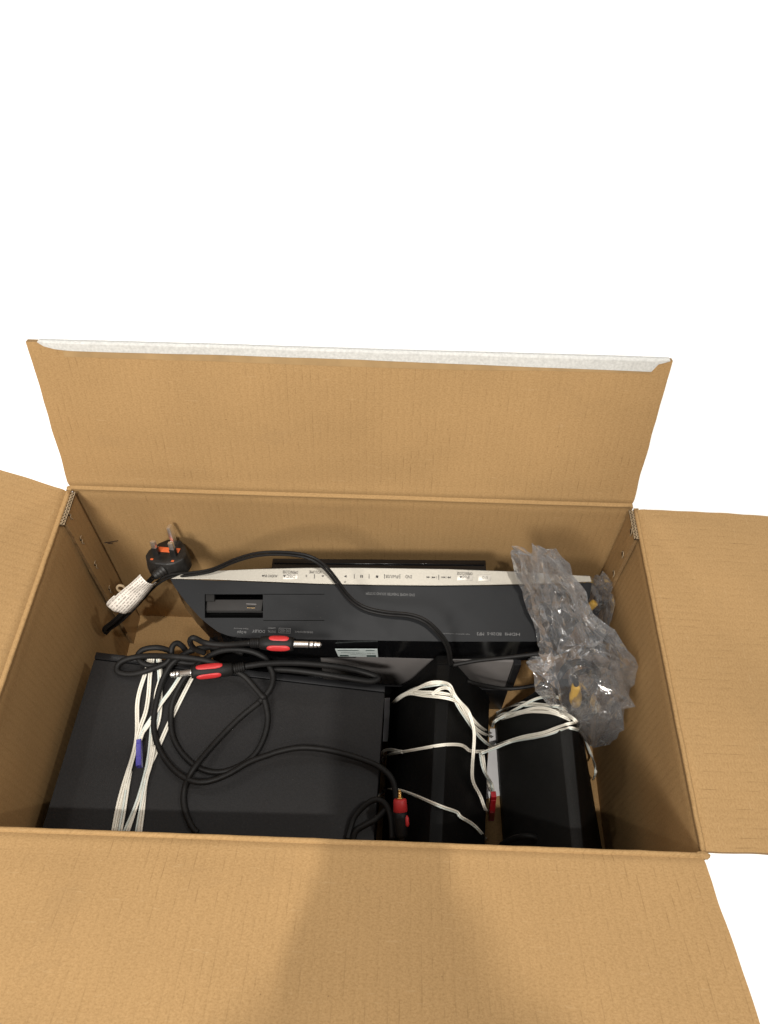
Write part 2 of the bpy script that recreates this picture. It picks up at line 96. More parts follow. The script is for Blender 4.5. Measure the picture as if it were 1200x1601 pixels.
'wave': [[-0.275, 0.2933, 0.2626], [-0.275, 0.2902, 0.2232], [-0.275, 0.2905, 0.1746], [-0.275, 0.2914, 0.1212]],
'holes': [[0.275, 0.2943, 0.263], [0.275, 0.2899, 0.2295], [0.275, 0.2893, 0.1934]]}

# ------------------------------------------------------------------ materials
def new_mat(name):
    m = bpy.data.materials.new(name); m.use_nodes = True
    nt = m.node_tree; b = nt.nodes['Principled BSDF']
    return m, nt, b
def N(nt, t, **k):
    n = nt.nodes.new(t)
    for a, v in k.items(): setattr(n, a, v)
    return n
def ramp(nt, stops):
    r = N(nt, 'ShaderNodeValToRGB'); e = r.color_ramp.elements
    while len(e) < len(stops): e.new(0.5)
    for i, (p, c) in enumerate(stops):
        e[i].position = p; e[i].color = (*c, 1) if len(c) == 3 else c
    return r
def maths(nt, op, a, b=None):
    n = N(nt, 'ShaderNodeMath', operation=op)
    for i, x in enumerate((a, b)):
        if x is None: continue
        if isinstance(x, (int, float)): n.inputs[i].default_value = x
        else: nt.links.new(x, n.inputs[i])
    return n.outputs[0]
def mixc(nt, f, a, b, mode='MIX'):
    n = N(nt, 'ShaderNodeMix', data_type='RGBA', blend_type=mode)
    for s, x in ((0, f), (6, a), (7, b)):
        if isinstance(x, (int, float)): n.inputs[s].default_value = x
        elif isinstance(x, tuple): n.inputs[s].default_value = (*x, 1)
        else: nt.links.new(x, n.inputs[s])
    return n.outputs[2]
def plain(name, col, rough=0.5, spec=0.5, metal=0.0, grain=0.0, gscale=300, bump=0.0, bscale=400, dust=0.0, coat=0.0, tex='Object'):
    m, nt, b = new_mat(name)
    b.inputs['Roughness'].default_value = rough; b.inputs['Specular IOR Level'].default_value = spec
    b.inputs['Metallic'].default_value = metal; b.inputs['Coat Weight'].default_value = coat
    tc = N(nt, 'ShaderNodeTexCoord')
    n1 = N(nt, 'ShaderNodeTexNoise'); n1.inputs['Scale'].default_value = gscale; n1.inputs['Detail'].default_value = 4
    nt.links.new(tc.outputs[tex], n1.inputs['Vector'])
    g = max(grain, 0.02)
    r = ramp(nt, [(0.3, tuple(c*(1-g) for c in col)), (0.7, tuple(min(1, c*(1+g)) for c in col))])
    nt.links.new(n1.outputs['Fac'], r.inputs[0]); out = r.outputs[0]
    if dust:
        n2 = N(nt, 'ShaderNodeTexNoise'); n2.inputs['Scale'].default_value = 700; n2.inputs['Detail'].default_value = 2
        nt.links.new(tc.outputs[tex], n2.inputs['Vector'])
        n3 = N(nt, 'ShaderNodeTexNoise'); n3.inputs['Scale'].default_value = 14; n3.inputs['Detail'].default_value = 3
        nt.links.new(tc.outputs[tex], n3.inputs['Vector'])
        d = ramp(nt, [(0.70, (0, 0, 0)), (0.80, (1, 1, 1))]); nt.links.new(n2.outputs['Fac'], d.inputs[0])
        d3 = ramp(nt, [(0.4, (0, 0, 0)), (0.75, (1, 1, 1))]); nt.links.new(n3.outputs['Fac'], d3.inputs[0])
        f = maths(nt, 'MULTIPLY', maths(nt, 'MULTIPLY', d.outputs[0], d3.outputs[0]), dust)
        f2 = maths(nt, 'ADD', f, maths(nt, 'MULTIPLY', d3.outputs[0], dust*0.035))
        out = mixc(nt, f2, out, (0.42, 0.38, 0.33))
        rr = maths(nt, 'ADD', maths(nt, 'MULTIPLY', d3.outputs[0], 0.18), rough); nt.links.new(rr, b.inputs['Roughness'])
    nt.links.new(out, b.inputs['Base Color'])
    if bump:
        n4 = N(nt, 'ShaderNodeTexNoise'); n4.inputs['Scale'].default_value = bscale; n4.inputs['Detail'].default_value = 3
        nt.links.new(tc.outputs[tex], n4.inputs['Vector'])
        bp = N(nt, 'ShaderNodeBump'); bp.inputs['Strength'].default_value = bump; bp.inputs['Distance'].default_value = 0.0004
        nt.links.new(n4.outputs['Fac'], bp.inputs['Height']); nt.links.new(bp.outputs[0], b.inputs['Normal'])
    return m

def cardboard(name, base=(0.366, 0.226, 0.098)):
    m, nt, b = new_mat(name)
    b.inputs['Roughness'].default_value = 0.82; b.inputs['Specular IOR Level'].default_value = 0.18
    uv = N(nt, 'ShaderNodeTexCoord').outputs['UV']
    def mapped(sx, sy, off=0.0):
        mp = N(nt, 'ShaderNodeMapping'); mp.inputs['Scale'].default_value = (sx, sy, 1); mp.inputs['Location'].default_value = (off, off*0.7, off*1.3)
        nt.links.new(uv, mp.inputs[0]); return mp.outputs[0]
    def nz(vec, detail=3, rough=0.5):
        n = N(nt, 'ShaderNodeTexNoise'); n.inputs['Scale'].default_value = 1; n.inputs['Detail'].default_value = detail; n.inputs['Roughness'].default_value = rough
        nt.links.new(vec, n.inputs['Vector']); return n.outputs['Fac']
    blot = nz(mapped(9, 9), 4); fib = nz(mapped(520, 700, 3), 4, 0.7); fine = nz(mapped(1500, 1700, 9), 2)
    lo = tuple(c*0.955 for c in base); hi = tuple(c*1.045 for c in base)
    r1 = ramp(nt, [(0.35, lo), (0.68, hi)]); nt.links.new(blot, r1.inputs[0])
    r2 = ramp(nt, [(0.30, (0.80, 0.78, 0.74)), (0.5, (0.98, 0.98, 0.98)), (0.72, (1.13, 1.14, 1.18))]); nt.links.new(fib, r2.inputs[0])
    c = mixc(nt, 1.0, r1.outputs[0], r2.outputs[0], 'MULTIPLY')
    # short dark washboard dashes on the flute lines
    sx = N(nt, 'ShaderNodeSeparateXYZ')
    wob = nz(mapped(30, 12, 5), 2)
    nt.links.new(uv, sx.inputs[0])
    u = maths(nt, 'ADD', sx.outputs[0], maths(nt, 'MULTIPLY', wob, 0.0022))
    ph = maths(nt, 'FRACT', maths(nt, 'MULTIPLY', u, 1/0.0071))
    d = maths(nt, 'ABSOLUTE', maths(nt, 'SUBTRACT', ph, 0.5))
    line = maths(nt, 'LESS_THAN', d, 0.042)
    cell = maths(nt, 'FLOOR', maths(nt, 'MULTIPLY', u, 1/0.0071))
    cb = N(nt, 'ShaderNodeCombineXYZ'); nt.links.new(maths(nt, 'MULTIPLY', cell, 7.31), cb.inputs[0]); nt.links.new(maths(nt, 'MULTIPLY', sx.outputs[1], 62.0), cb.inputs[1])
    seg = nz(cb.outputs[0], 1)
    rs = ramp(nt, [(0.46, (0, 0, 0)), (0.74, (1, 1, 1))]); nt.links.new(seg, rs.inputs[0])
    patch = ramp(nt, [(0.35, (0.35,)*3), (0.65, (1, 1, 1))]); nt.links.new(nz(mapped(11, 11, 21), 2), patch.inputs[0])
    f = maths(nt, 'MULTIPLY', maths(nt, 'MULTIPLY', maths(nt, 'MULTIPLY', line, rs.outputs[0]), patch.outputs[0]), 0.66)
    c = mixc(nt, f, c, (0.20, 0.115, 0.045))
    # faint full-length flute lines and a few large handling smudges
    fw = maths(nt, 'MULTIPLY', maths(nt, 'ADD', maths(nt, 'SINE', maths(nt, 'MULTIPLY', u, 2*math.pi/0.0071)), 1.0), 0.045)
    c = mixc(nt, fw, c, (0.27, 0.16, 0.065))
    sm = ramp(nt, [(0.60, (0, 0, 0)), (0.74, (1, 1, 1))]); nt.links.new(nz(mapped(15, 23, 77), 5, 0.65), sm.inputs[0])
    c = mixc(nt, maths(nt, 'MULTIPLY', sm.outputs[0], 0.16), c, (0.19, 0.125, 0.065))
    sc_ = ramp(nt, [(0.66, (0, 0, 0)), (0.70, (1, 1, 1))]); nt.links.new(nz(mapped(60, 420, 51), 3, 0.6), sc_.inputs[0])
    c = mixc(nt, maths(nt, 'MULTIPLY', sc_.outputs[0], 0.16), c, (0.52, 0.37, 0.20))
    # rare dark flecks
    fl = ramp(nt, [(0.79, (0, 0, 0)), (0.82, (1, 1, 1))]); nt.links.new(nz(mapped(260, 260, 40), 1), fl.inputs[0])
    c = mixc(nt, maths(nt, 'MULTIPLY', fl.outputs[0], 0.5), c, (0.12, 0.06, 0.025))
    nt.links.new(c, b.inputs['Base Color'])
    h = maths(nt, 'ADD', maths(nt, 'MULTIPLY', fine, 0.5), maths(nt, 'MULTIPLY', maths(nt, 'SINE', maths(nt, 'MULTIPLY', u, 2*math.pi/0.0071)), 0.22))
    h = maths(nt, 'ADD', h, maths(nt, 'MULTIPLY', f, -1.2))
    h = maths(nt, 'ADD', h, maths(nt, 'MULTIPLY', nz(mapped(45, 30, 60), 3), 0.8))
    bp = N(nt, 'ShaderNodeBump'); bp.inputs['Strength'].default_value = 0.5; bp.inputs['Distance'].default_value = 0.0004
    nt.links.new(h, bp.inputs['Height']); nt.links.new(bp.outputs[0], b.inputs['Normal'])
    return m

MT = {}
MT['card'] = cardboard('cardboard')
MT['card_edge'] = plain('cut_edge_shaded', (0.24, 0.15, 0.07), 0.9, 0.1, grain=0.25, gscale=900)  # darkened to carry the shadow line at the glue tabs' front edge
MT['flute'] = plain('flute_paper', (0.32, 0.24, 0.15), 0.85, 0.1, grain=0.2)
MT['gap'] = plain('hollow_shade', (0.05, 0.03, 0.015), 0.9, 0.1)  # dark brown stands in for the shade inside flutes, cuts and holes
MT['band'] = plain('tape_residue', (0.33, 0.215, 0.10), 0.7, 0.2, grain=0.12, gscale=60)
MT['paper_tape'] = plain('paper_tape', (0.52, 0.515, 0.49), 0.65, 0.3, grain=0.12, gscale=420, bump=0.8, bscale=500)
MT['paper'] = plain('white_paper', (0.78, 0.77, 0.77), 0.7, 0.3, grain=0.04, gscale=60)
MT['amp'] = plain('black_vinyl_wrap', (0.0202, 0.0195, 0.0198), 0.48, 0.17, grain=0.12, gscale=500, bump=0.6, bscale=900, dust=0.16)
MT['amp_edge'] = plain('black_bezel_plastic', (0.008, 0.008, 0.009), 0.3, 0.35, dust=0.12)
MT['spk'] = plain('speaker_dark_plastic', (0.0038, 0.0037, 0.0037), 0.55, 0.12, grain=0.4, gscale=1200, dust=0.12, bump=0.7)
MT['spk_cloth'] = plain('speaker_grey_face', (0.0135, 0.0135, 0.0132), 0.6, 0.15, grain=0.4, gscale=1500, bump=0.8, bscale=1500, dust=0.25)
MT['spk_ridge'] = plain('speaker_ridge_plastic', (0.0035, 0.0034, 0.0033), 0.45, 0.12, dust=0.10)
MT['grey'] = plain('dark_grey_fascia', (0.0090, 0.0096, 0.0108), 0.42, 0.12, grain=0.06, gscale=30, dust=0.18, bump=0.15, bscale=1200)
MT['gloss'] = plain('gloss_black', (0.004, 0.004, 0.0045), 0.12, 0.35, dust=0.08)
MT['silver'] = plain('brushed_silver', (0.255, 0.236, 0.200), 0.42, 0.5, metal=0.4, grain=0.05, gscale=500, bump=0.2, bscale=900)
MT['key'] = plain('silver_key', (0.40, 0.375, 0.33), 0.4, 0.5, metal=0.3)
MT['chassis'] = plain('grey_sheet_metal', (0.145, 0.135, 0.13), 0.5, 0.4, grain=0.08, gscale=40)
MT['dark_in'] = plain('recess_plastic', (0.012, 0.0115, 0.011), 0.6, 0.15, dust=0.12)
MT['shelf'] = plain('dock_shelf_plastic', (0.024, 0.022, 0.021), 0.6, 0.2, dust=0.3)
MT['ink'] = plain('black_print', (0.035, 0.03, 0.028), 0.6, 0.2)
MT['ink0'] = plain('shadow_gap', (0.004, 0.004, 0.004), 0.9, 0.0)
MT['greyink'] = plain('grey_print', (0.15, 0.15, 0.15), 0.5, 0.2)
MT['label'] = plain('silver_label', (0.42, 0.47, 0.46), 0.5, 0.3, grain=0.25, gscale=1600)
MT['label_ink'] = plain('label_dark_green', (0.01, 0.03, 0.025), 0.5, 0.3)
MT['rubber'] = plain('black_cable_rubber', (0.0085, 0.0080, 0.0078), 0.5, 0.22, grain=0.2, gscale=200, dust=0.2, bump=0.25, bscale=300)
MT['plug'] = plain('black_plug_plastic', (0.014, 0.013, 0.012), 0.42, 0.35, grain=0.4, gscale=120, dust=0.8, bump=0.5, bscale=500)
MT['red'] = plain('red_grip', (0.50, 0.03, 0.032), 0.45, 0.4, grain=0.05)
MT['redc'] = plain('red_clip', (0.30, 0.006, 0.012), 0.28, 0.5)
MT['blue'] = plain('blue_clip', (0.055, 0.045, 0.30), 0.35, 0.5, grain=0.15, gscale=500)
MT['fuse'] = plain('orange_fuse_cover', (0.65, 0.13, 0.04), 0.5, 0.3, grain=0.1)
MT['nickel'] = plain('nickel', (0.93, 0.91, 0.88), 0.34, 0.5, metal=0.97)
MT['brass'] = plain('gold_plating', (0.80, 0.52, 0.20), 0.2, 0.5, metal=1.0)
MT['wire'] = plain('ivory_wire', (0.85, 0.81, 0.71), 0.42, 0.4, grain=0.06, gscale=40)
MT['wire_blue'] = plain('pale_blue_striped_wire', (0.70, 0.76, 0.72), 0.42, 0.4, grain=0.10, gscale=40)
MT['yellow'] = plain('yellow_plug', (0.62, 0.37, 0.05), 0.45, 0.3)
MT['skin'] = plain('skin', (0.45, 0.26, 0.18), 0.6, 0.3)
MT['shirt'] = plain('navy_cloth', (0.03, 0.035, 0.05), 0.9, 0.1, grain=0.2)
MT['hair'] = plain('brown_hair', (0.04, 0.025, 0.015), 0.6, 0.3)
MT['ground'] = plain('white_sweep', (0.93, 0.93, 0.92), 0.95, 0.05, grain=0.01, gscale=5)

def tag_print():
    m, nt, b = new_mat('printed_tag_paper'); b.inputs['Roughness'].default_value = 0.55
    uv = N(nt, 'ShaderNodeTexCoord').outputs['UV']
    s = N(nt, 'ShaderNodeSeparateXYZ'); mp = N(nt, 'ShaderNodeMapping'); mp.inputs['Rotation'].default_value = (0, 0, math.radians(90)); nt.links.new(uv, mp.inputs[0]); nt.links.new(mp.outputs[0], s.inputs[0])
    row = maths(nt, 'FRACT', maths(nt, 'ADD', maths(nt, 'MULTIPLY', s.outputs[1], 9), 20))
    rl = maths(nt, 'LESS_THAN', maths(nt, 'ABSOLUTE', maths(nt, 'SUBTRACT', row, 0.5)), 0.24)
    cb = N(nt, 'ShaderNodeCombineXYZ'); nt.links.new(maths(nt, 'MULTIPLY', s.outputs[0], 55), cb.inputs[0])
    nt.links.new(maths(nt, 'MULTIPLY', maths(nt, 'FLOOR', maths(nt, 'MULTIPLY', s.outputs[1], 9)), 5.7), cb.inputs[1])
    n = N(nt, 'ShaderNodeTexNoise'); n.inputs['Scale'].default_value = 1; n.inputs['Detail'].default_value = 2; nt.links.new(cb.outputs[0], n.inputs['Vector'])
    f = maths(nt, 'MULTIPLY', maths(nt, 'MULTIPLY', rl, maths(nt, 'GREATER_THAN', n.outputs['Fac'], 0.46)), 0.62)
    nt.links.new(mixc(nt, f, (0.80, 0.74, 0.66), (0.10, 0.08, 0.07)), b.inputs['Base Color'])
    return m
MT['tag'] = tag_print()

def film():
    m, nt, b = new_mat('clear_crumpled_film')
    nt.nodes.remove(b); out = [n for n in nt.nodes if n.type == 'OUTPUT_MATERIAL'][0]
    tr = N(nt, 'ShaderNodeBsdfTransparent'); tr.inputs[0].default_value = (0.975, 0.975, 0.975, 1)
    gl = N(nt, 'ShaderNodeBsdfGlossy'); gl.inputs['Roughness'].default_value = 0.10; gl.inputs[0].default_value = (1, 1, 1, 1)
    df = N(nt, 'ShaderNodeBsdfDiffuse'); df.inputs['Roughness'].default_value = 0.0; df.inputs[0].default_value = (0.88, 0.90, 0.93, 1)
    lw = N(nt, 'ShaderNodeLayerWeight'); lw.inputs['Blend'].default_value = 0.42
    f = maths(nt, 'ADD', maths(nt, 'MULTIPLY', lw.outputs['Fresnel'], 0.85), 0.04)
    f = maths(nt, 'MINIMUM', f, 0.75)
    m1 = N(nt, 'ShaderNodeMixShader'); nt.links.new(f, m1.inputs[0]); nt.links.new(tr.outputs[0], m1.inputs[1]); nt.links.new(gl.outputs[0], m1.inputs[2])
    m2 = N(nt, 'ShaderNodeMixShader'); m2.inputs[0].default_value = 0.07
    f2 = maths(nt, 'ADD', maths(nt, 'MULTIPLY', lw.outputs['Facing'], 0.12), 0.012); nt.links.new(f2, m2.inputs[0])
    nt.links.new(m1.outputs[0], m2.inputs[1]); nt.links.new(df.outputs[0], m2.inputs[2])
    nt.links.new(m2.outputs[0], out.inputs['Surface'])
    tc = N(nt, 'ShaderNodeTexCoord'); n0 = N(nt, 'ShaderNodeTexNoise'); n0.inputs['Scale'].default_value = 40
    nt.links.new(tc.outputs['Object'], n0.inputs['Vector'])
    vo = N(nt, 'ShaderNodeTexVoronoi'); vo.feature = 'DISTANCE_TO_EDGE'; vo.inputs['Scale'].default_value = 85
    va = N(nt, 'ShaderNodeVectorMath', operation='MULTIPLY_ADD'); nt.links.new(n0.outputs['Color'], va.inputs[0]); va.inputs[1].default_value = (0.03,)*3
    nt.links.new(tc.outputs['Object'], va.inputs[2]); nt.links.new(va.outputs[0], vo.inputs['Vector'])
    n1 = N(nt, 'ShaderNodeTexNoise'); n1.inputs['Scale'].default_value = 55; n1.inputs['Detail'].default_value = 1; nt.links.new(tc.outputs['Object'], n1.inputs['Vector'])
    class n: outputs = {'Fac': maths(nt, 'ADD', maths(nt, 'MULTIPLY', maths(nt, 'MINIMUM', vo.outputs['Distance'], 0.25), 0.25), n1.outputs['Fac'])}
    bp = N(nt, 'ShaderNodeBump'); bp.inputs['Strength'].default_value = 0.4; bp.inputs['Distance'].default_value = 0.004
    nt.links.new(n.outputs['Fac'], bp.inputs['Height'])
    nt.links.new(bp.outputs[0], gl.inputs['Normal']); nt.links.new(bp.outputs[0], lw.inputs['Normal'])
    return m
MT['film'] = film()

# ------------------------------------------------------------------ helpers
def link(name, me, mats, parent=None, smooth=False):
    for k in (mats if isinstance(mats, (list, tuple)) else [mats]): me.materials.append(MT[k])
    if smooth: me.shade_smooth()
    o = bpy.data.objects.new(name, me); C.objects.link(o)
    if parent is not None:
        o.parent = parent
        o.matrix_parent_inverse = parent.matrix_basis.inverted()
    return o
def mesh(name, vs, fs, mats, parent=None, smooth=False, uvs=None, mi=None):
    me = bpy.data.meshes.new(name); me.from_pydata([tuple(v) for v in vs], [], fs); me.update()
    if uvs is not None:
        l = me.uv_layers.new(name='UVMap')
        for p in me.polygons:
            for li in p.loop_indices: l.data[li].uv = uvs[me.loops[li].vertex_index]
    if mi is not None:
        for p, i in zip(me.polygons, mi): p.material_index = i
    return link(name, me, mats, parent, smooth)
def tagit(o, label, cat, group=None, kind=None):
    if label: o['label'] = label
    if cat: o['category'] = cat
    if group: o['group'] = group
    if kind: o['kind'] = kind
    return o
def thing(name, loc, label, cat, group=None):
    o = bpy.data.objects.new(name, None); C.objects.link(o); o.location = loc; o.empty_display_size = 0.02
    return tagit(o, label, cat, group)
def spline(pts, n=6):
    P = [V(p) for p in pts]; out = []
    for i in range(len(P)-1):
        p0 = P[i-1] if i else P[0]*2-P[1]; p1, p2 = P[i], P[i+1]; p3 = P[i+2] if i+2 < len(P) else P[-1]*2-P[-2]
        for k in range(n):
            t = k/n
            out.append(0.5*((2*p1)+(p2-p0)*t+(2*p0-5*p1+4*p2-p3)*t*t+(3*p1-p0-3*p2+p3)*t**3))
    out.append(P[-1]); return out
def relax(P, k=1):
    for _ in range(k):
        Q = P[:]
        for i in range(1, len(P)-1): Q[i] = P[i]*0.5+(P[i-1]+P[i+1])*0.25
        P = Q
    return P
def sweep(vs, fs, P, rad, seg=10, flat=1.0, cap=True):
    """tube through the points P; rad a number or a list"""
    n = len(P); b = len(vs); T = [(P[min(i+1, n-1)]-P[max(i-1, 0)]).normalized() for i in range(n)]
    nrm = T[0].cross(V((0, 0, 1)));
    if nrm.length < 0.1: nrm = T[0].cross(V((0, 1, 0)))
    nrm.normalize()
    for i in range(n):
        nrm = (nrm-T[i]*nrm.dot(T[i])).normalized(); bn = T[i].cross(nrm)
        r = rad[i] if isinstance(rad, list) else rad
        for k in range(seg):
            a = 2*math.pi*k/seg; vs.append(P[i]+nrm*math.cos(a)*r+bn*math.sin(a)*r*flat)
        if i:
            for k in range(seg):
                q = (k+1) % seg; fs.append((b+(i-1)*seg+k, b+(i-1)*seg+q, b+i*seg+q, b+i*seg+k))
    if cap: fs.append(tuple(b+k for k in reversed(range(seg)))); fs.append(tuple(b+(n-1)*seg+k for k in range(seg)))
def tube(name, pts, r, mat, parent=None, seg=10, n=6, rl=2, flat=1.0):
    P = relax(spline(pts, n), rl); vs, fs = [], []
    sweep(vs, fs, P, r, seg, flat); return mesh(name, vs, fs, mat, parent, True)
def twin(name, pts, r, mats, parent=None, n=6, seg=8, rl=2, up=V((0, -0.5, 0.85))):
    """flat two-core wire: two tubes lying side by side"""
    P = relax(spline(pts, n), rl); vs, fs, mi = [], [], []
    for s in (-1, 1):
        Q = []
        for i, p in enumerate(P):
            t = (P[min(i+1, len(P)-1)]-P[max(i-1, 0)]).normalized(); a = 0.35*math.sin(i*0.11+len(P))
            sd = t.cross(up).normalized(); sd = (sd*math.cos(a)+t.cross(sd)*math.sin(a)).normalized()
            Q.append(p+sd*s*r*1.04)
        k = len(fs); sweep(vs, fs, Q, r, seg); mi += [0 if s < 0 else 1]*(len(fs)-k)
    return mesh(name, vs, fs, mats, parent, True, mi=mi)
def lathe(name, a, b, prof, mat, parent=None, seg=20, squash=1.0, smooth=True):
    """prof: (t 0..1 along a-b, radius)"""
    a, b = V(a), V(b); vs, fs = [], []; P = [a.lerp(b, t) for t, r in prof]
    T = (b-a).normalized(); nr = T.cross(V((0, 0, 1))).normalized(); bn = T.cross(nr)
    for (t, r), p in zip(prof, P):
        for k in range(seg):
            g = 2*math.pi*k/seg; vs.append(p+nr*math.cos(g)*r+bn*math.sin(g)*r*squash)
    for i in range(len(prof)-1):
        for k in range(seg):
            q = (k+1) % seg; fs.append((i*seg+k, i*seg+q, (i+1)*seg+q, (i+1)*seg+k))
    fs.append(tuple(reversed(range(seg)))); fs.append(tuple((len(prof)-1)*seg+k for k in range(seg)))
    return mesh(name, vs, fs, mat, parent, smooth)
def prism(name, poly, ext, mats, parent=None, bevel=0.0, seg=2, smooth=False):
    """polygon swept along ext, first material on the polygon face"""
    n = len(poly); P = [V(p) for p in poly]; E = V(ext)
    vs = P+[p+E for p in P]; fs = [tuple(range(n)), tuple(reversed(range(n, 2*n)))]
    fs += [(i, i+n, (i+1) % n+n, (i+1) % n) for i in range(n)]
    me = bpy.data.meshes.new(name); bm = bmesh.new(); bv = [bm.verts.new(v) for v in vs]
    for i, f in enumerate(fs):
        q = bm.faces.new([bv[j] for j in f]); q.material_index = 0 if i == 0 or not isinstance(mats, (list, tuple)) else 1
    bmesh.ops.recalc_face_normals(bm, faces=bm.faces)
    if bevel: bmesh.ops.bevel(bm, geom=list(bm.edges), offset=bevel, segments=seg, affect='EDGES', profile=0.6, clamp_overlap=True)
    bm.to_mesh(me); bm.free()
    o = link(name, me, mats, parent)
    if smooth:
        me.shade_smooth()
        try: me.set_sharp_from_angle(angle=math.radians(40))
        except Exception: pass
    return o
def hexa(name, top, bot, mats, parent=None, bevel=0.001, seg=2):
    n = len(top); vs = [V(p) for p in top]+[V(p) for p in bot]
    fs = [tuple(range(n)), tuple(reversed(range(n, 2*n)))]+[(i, i+n, (i+1) % n+n, (i+1) % n) for i in range(n)]
    me = bpy.data.meshes.new(name); bm = bmesh.new(); bv = [bm.verts.new(v) for v in vs]
    for i, f in enumerate(fs):
        q = bm.faces.new([bv[j] for j in f]); q.material_index = 0 if i == 0 or not isinstance(mats, (list, tuple)) else 1
    bmesh.ops.recalc_face_normals(bm, faces=bm.faces)
    if bevel: bmesh.ops.bevel(bm, geom=list(bm.edges), offset=bevel, segments=seg, affect='EDGES', profile=0.6, clamp_overlap=True)
    bm.to_mesh(me); bm.free(); me.shade_smooth()
    try: me.set_sharp_from_angle(angle=math.radians(35))
    except Exception: pass
    return link(name, me, mats, parent)
def box(name, c, s, mats, parent=None, bevel=0.0008, rot=None):
    c = V(c); R = rot if rot else Matrix.Identity(3); x, y, z = (R @ V((s[0]/2, 0, 0)), R @ V((0, s[1]/2, 0)), R @ V((0, 0, s[2]/2)))
    top = [c-x-y+z, c+x-y+z, c+x+y+z, c-x+y+z]; bot = [p-z*2 for p in top]
    return hexa(name, top, bot, mats, parent, bevel)

# ------------------------------------------------------------------ ground
g = 30.0
me_ground = mesh('ground', [(-g, -g, 0), (g, -g, 0), (g, g, 0), (-g, g, 0)], [(0, 1, 2, 3)], 'ground')
me_ground['kind'] = 'structure'

# ------------------------------------------------------------------ the box
WX, DY, TZ, TH = 0.28, 0.32, 0.270, 0.005
carton = thing('cardboard_box', (0, DY/2, 0), 'large open brown corrugated cardboard box with all four flaps spread', 'cardboard box')
def panel(name, o, U, Vv, ul, vl, nin, amp=0.0015, seed=0.0, nu=44, nv=26, th=TH, dip=True, dipend=False, curl=0.0, trim=None, v0=0.0):
    """board: o corner, U along the hinge, Vv along the flutes, nin the normal of the seen side"""
    o, U, Vv, nin = V(o), V(U).normalized(), V(Vv).normalized(), V(nin).normalized()
    vs, uvs, fs = [], [], []
    for side in (0, 1):
        for j in range(nv+1):
            for i in range(nu+1):
                tu, tv = i/nu, j/nv
                # finer rows next to the hinge
                tv = tv**1.5
                u, v = tu*ul, tv*vl
                d = amp*(noise.noise(V((u*5+seed, v*7, seed)))*1.4+noise.noise(V((u*16+seed, v*20, seed+5)))*0.35)
                d *= min(1, v/0.03)*min(1, (vl-v+0.02)/0.03)
                if dip: d -= 0.0011*math.exp(-((v-0.0035)/0.0018)**2)-0.0004*math.exp(-((v-0.009)/0.003)**2)
                d += curl*(v/vl)**2
                du = dv = 0.0
                if trim:
                    du, dv = trim(tu, tv)
                p = o+U*(u+du)+Vv*(v+dv)+nin*(d-(th if side else 0))
                vs.append(p); uvs.append((u+seed*0.37, v+v0+seed*0.11))
    n1 = (nu+1)*(nv+1)
    for side in (0, 1):
        for j in range(nv):
            for i in range(nu):
                a = side*n1+j*(nu+1)+i; q = (a, a+1, a+nu+2, a+nu+1)
                fs.append(q if side == 0 else tuple(reversed(q)))
    rim = [i for i in range(nu+1)]+[j*(nu+1)+nu for j in range(1, nv+1)]+[nv*(nu+1)+i for i in range(nu-1, -1, -1)]+[j*(nu+1) for j in range(nv-1, 0, -1)]
    k0 = len(fs)
    for a, b in zip(rim, rim[1:]+rim[:1]): fs.append((b, a, a+n1, b+n1))
    ob = mesh(name, vs, fs, ['card', 'card_edge'], carton, False, uvs, [0]*k0+[1]*(len(fs)-k0))
    bm = bmesh.new(); bm.from_mesh(ob.data); bmesh.ops.recalc_face_normals(bm, faces=bm.faces); bm.to_mesh(ob.data); bm.free()
    ob.data.shade_smooth(); ob.data.set_sharp_from_angle(angle=math.radians(40))
    return ob
WZ = TZ-0.006
# walls: seen side faces inwards; the flutes run down from the hinge
panel('wall', (-WX, DY, TZ-0.0015), (1, 0, 0), (0, 0, -1), 2*WX, WZ, (0, -1, 0), 0.0016, 1.0)['label'] = 'back inner wall behind the player'
panel('wall', (-WX, 0, TZ-0.0015), (0, 1, 0), (0, 0, -1), DY-0.0005, WZ, (1, 0, 0), 0.0022, 2.0)
panel('wall', (WX, 0, TZ-0.0015), (0, 1, 0), (0, 0, -1), DY-0.0005, WZ, (-1, 0, 0), 0.0022, 3.0)
panel('wall', (-WX, 0, TZ-0.0015), (1, 0, 0), (0, 0, -1), 2*WX, WZ, (0, 1, 0), 0.001, 4.0)
panel('base', (-WX-0.003, -0.003, 0.006), (1, 0, 0), (0, 1, 0), 2*WX+0.006, DY+0.006, (0, 0, 1), 0.0004, 5.0, dip=False)
# flaps
def edge_wave(amp, f, s):
    return lambda tu, tv: ((amp*noise.noise(V((tv*f, s, 0)))*(1 if tu > 0.5 else -1) if tu in (0.0, 1.0) else 0.0), (amp*0.8*noise.noise(V((tu*f*2, s, 3))) if tv > 0.999 else 0.0))
bk = V((0, 0.043, 0.155)).normalized()
panel('flap', (-WX-0.001, DY, TZ), (1, 0, 0), bk, 2*WX-0.001, 0.1600, -bk.cross(V((1, 0, 0))), 0.0022, 6.0, curl=0.001, trim=edge_wave(0.0012, 6, 1))['label'] = 'back flap standing upright'
lf = V((-0.058, 0, 0.034)).normalized()
panel('flap', (-WX, 0.003, TZ), (0, 1, 0), lf, DY-0.0065, 0.160, V((0.5, 0, 0.86)), 0.002, 7.0, curl=-0.002, trim=edge_wave(0.0012, 6, 2))
rf_ = V((1, 0, -0.02)).normalized()
panel('flap', (WX, 0.0015, TZ), (0, 1, 0), rf_, DY-0.0045, 0.160, V((0.02, 0, 1)), 0.002, 8.0, curl=-0.002, trim=edge_wave(0.0012, 6, 3))
nf = V((0, -0.94, 0.335)).normalized()
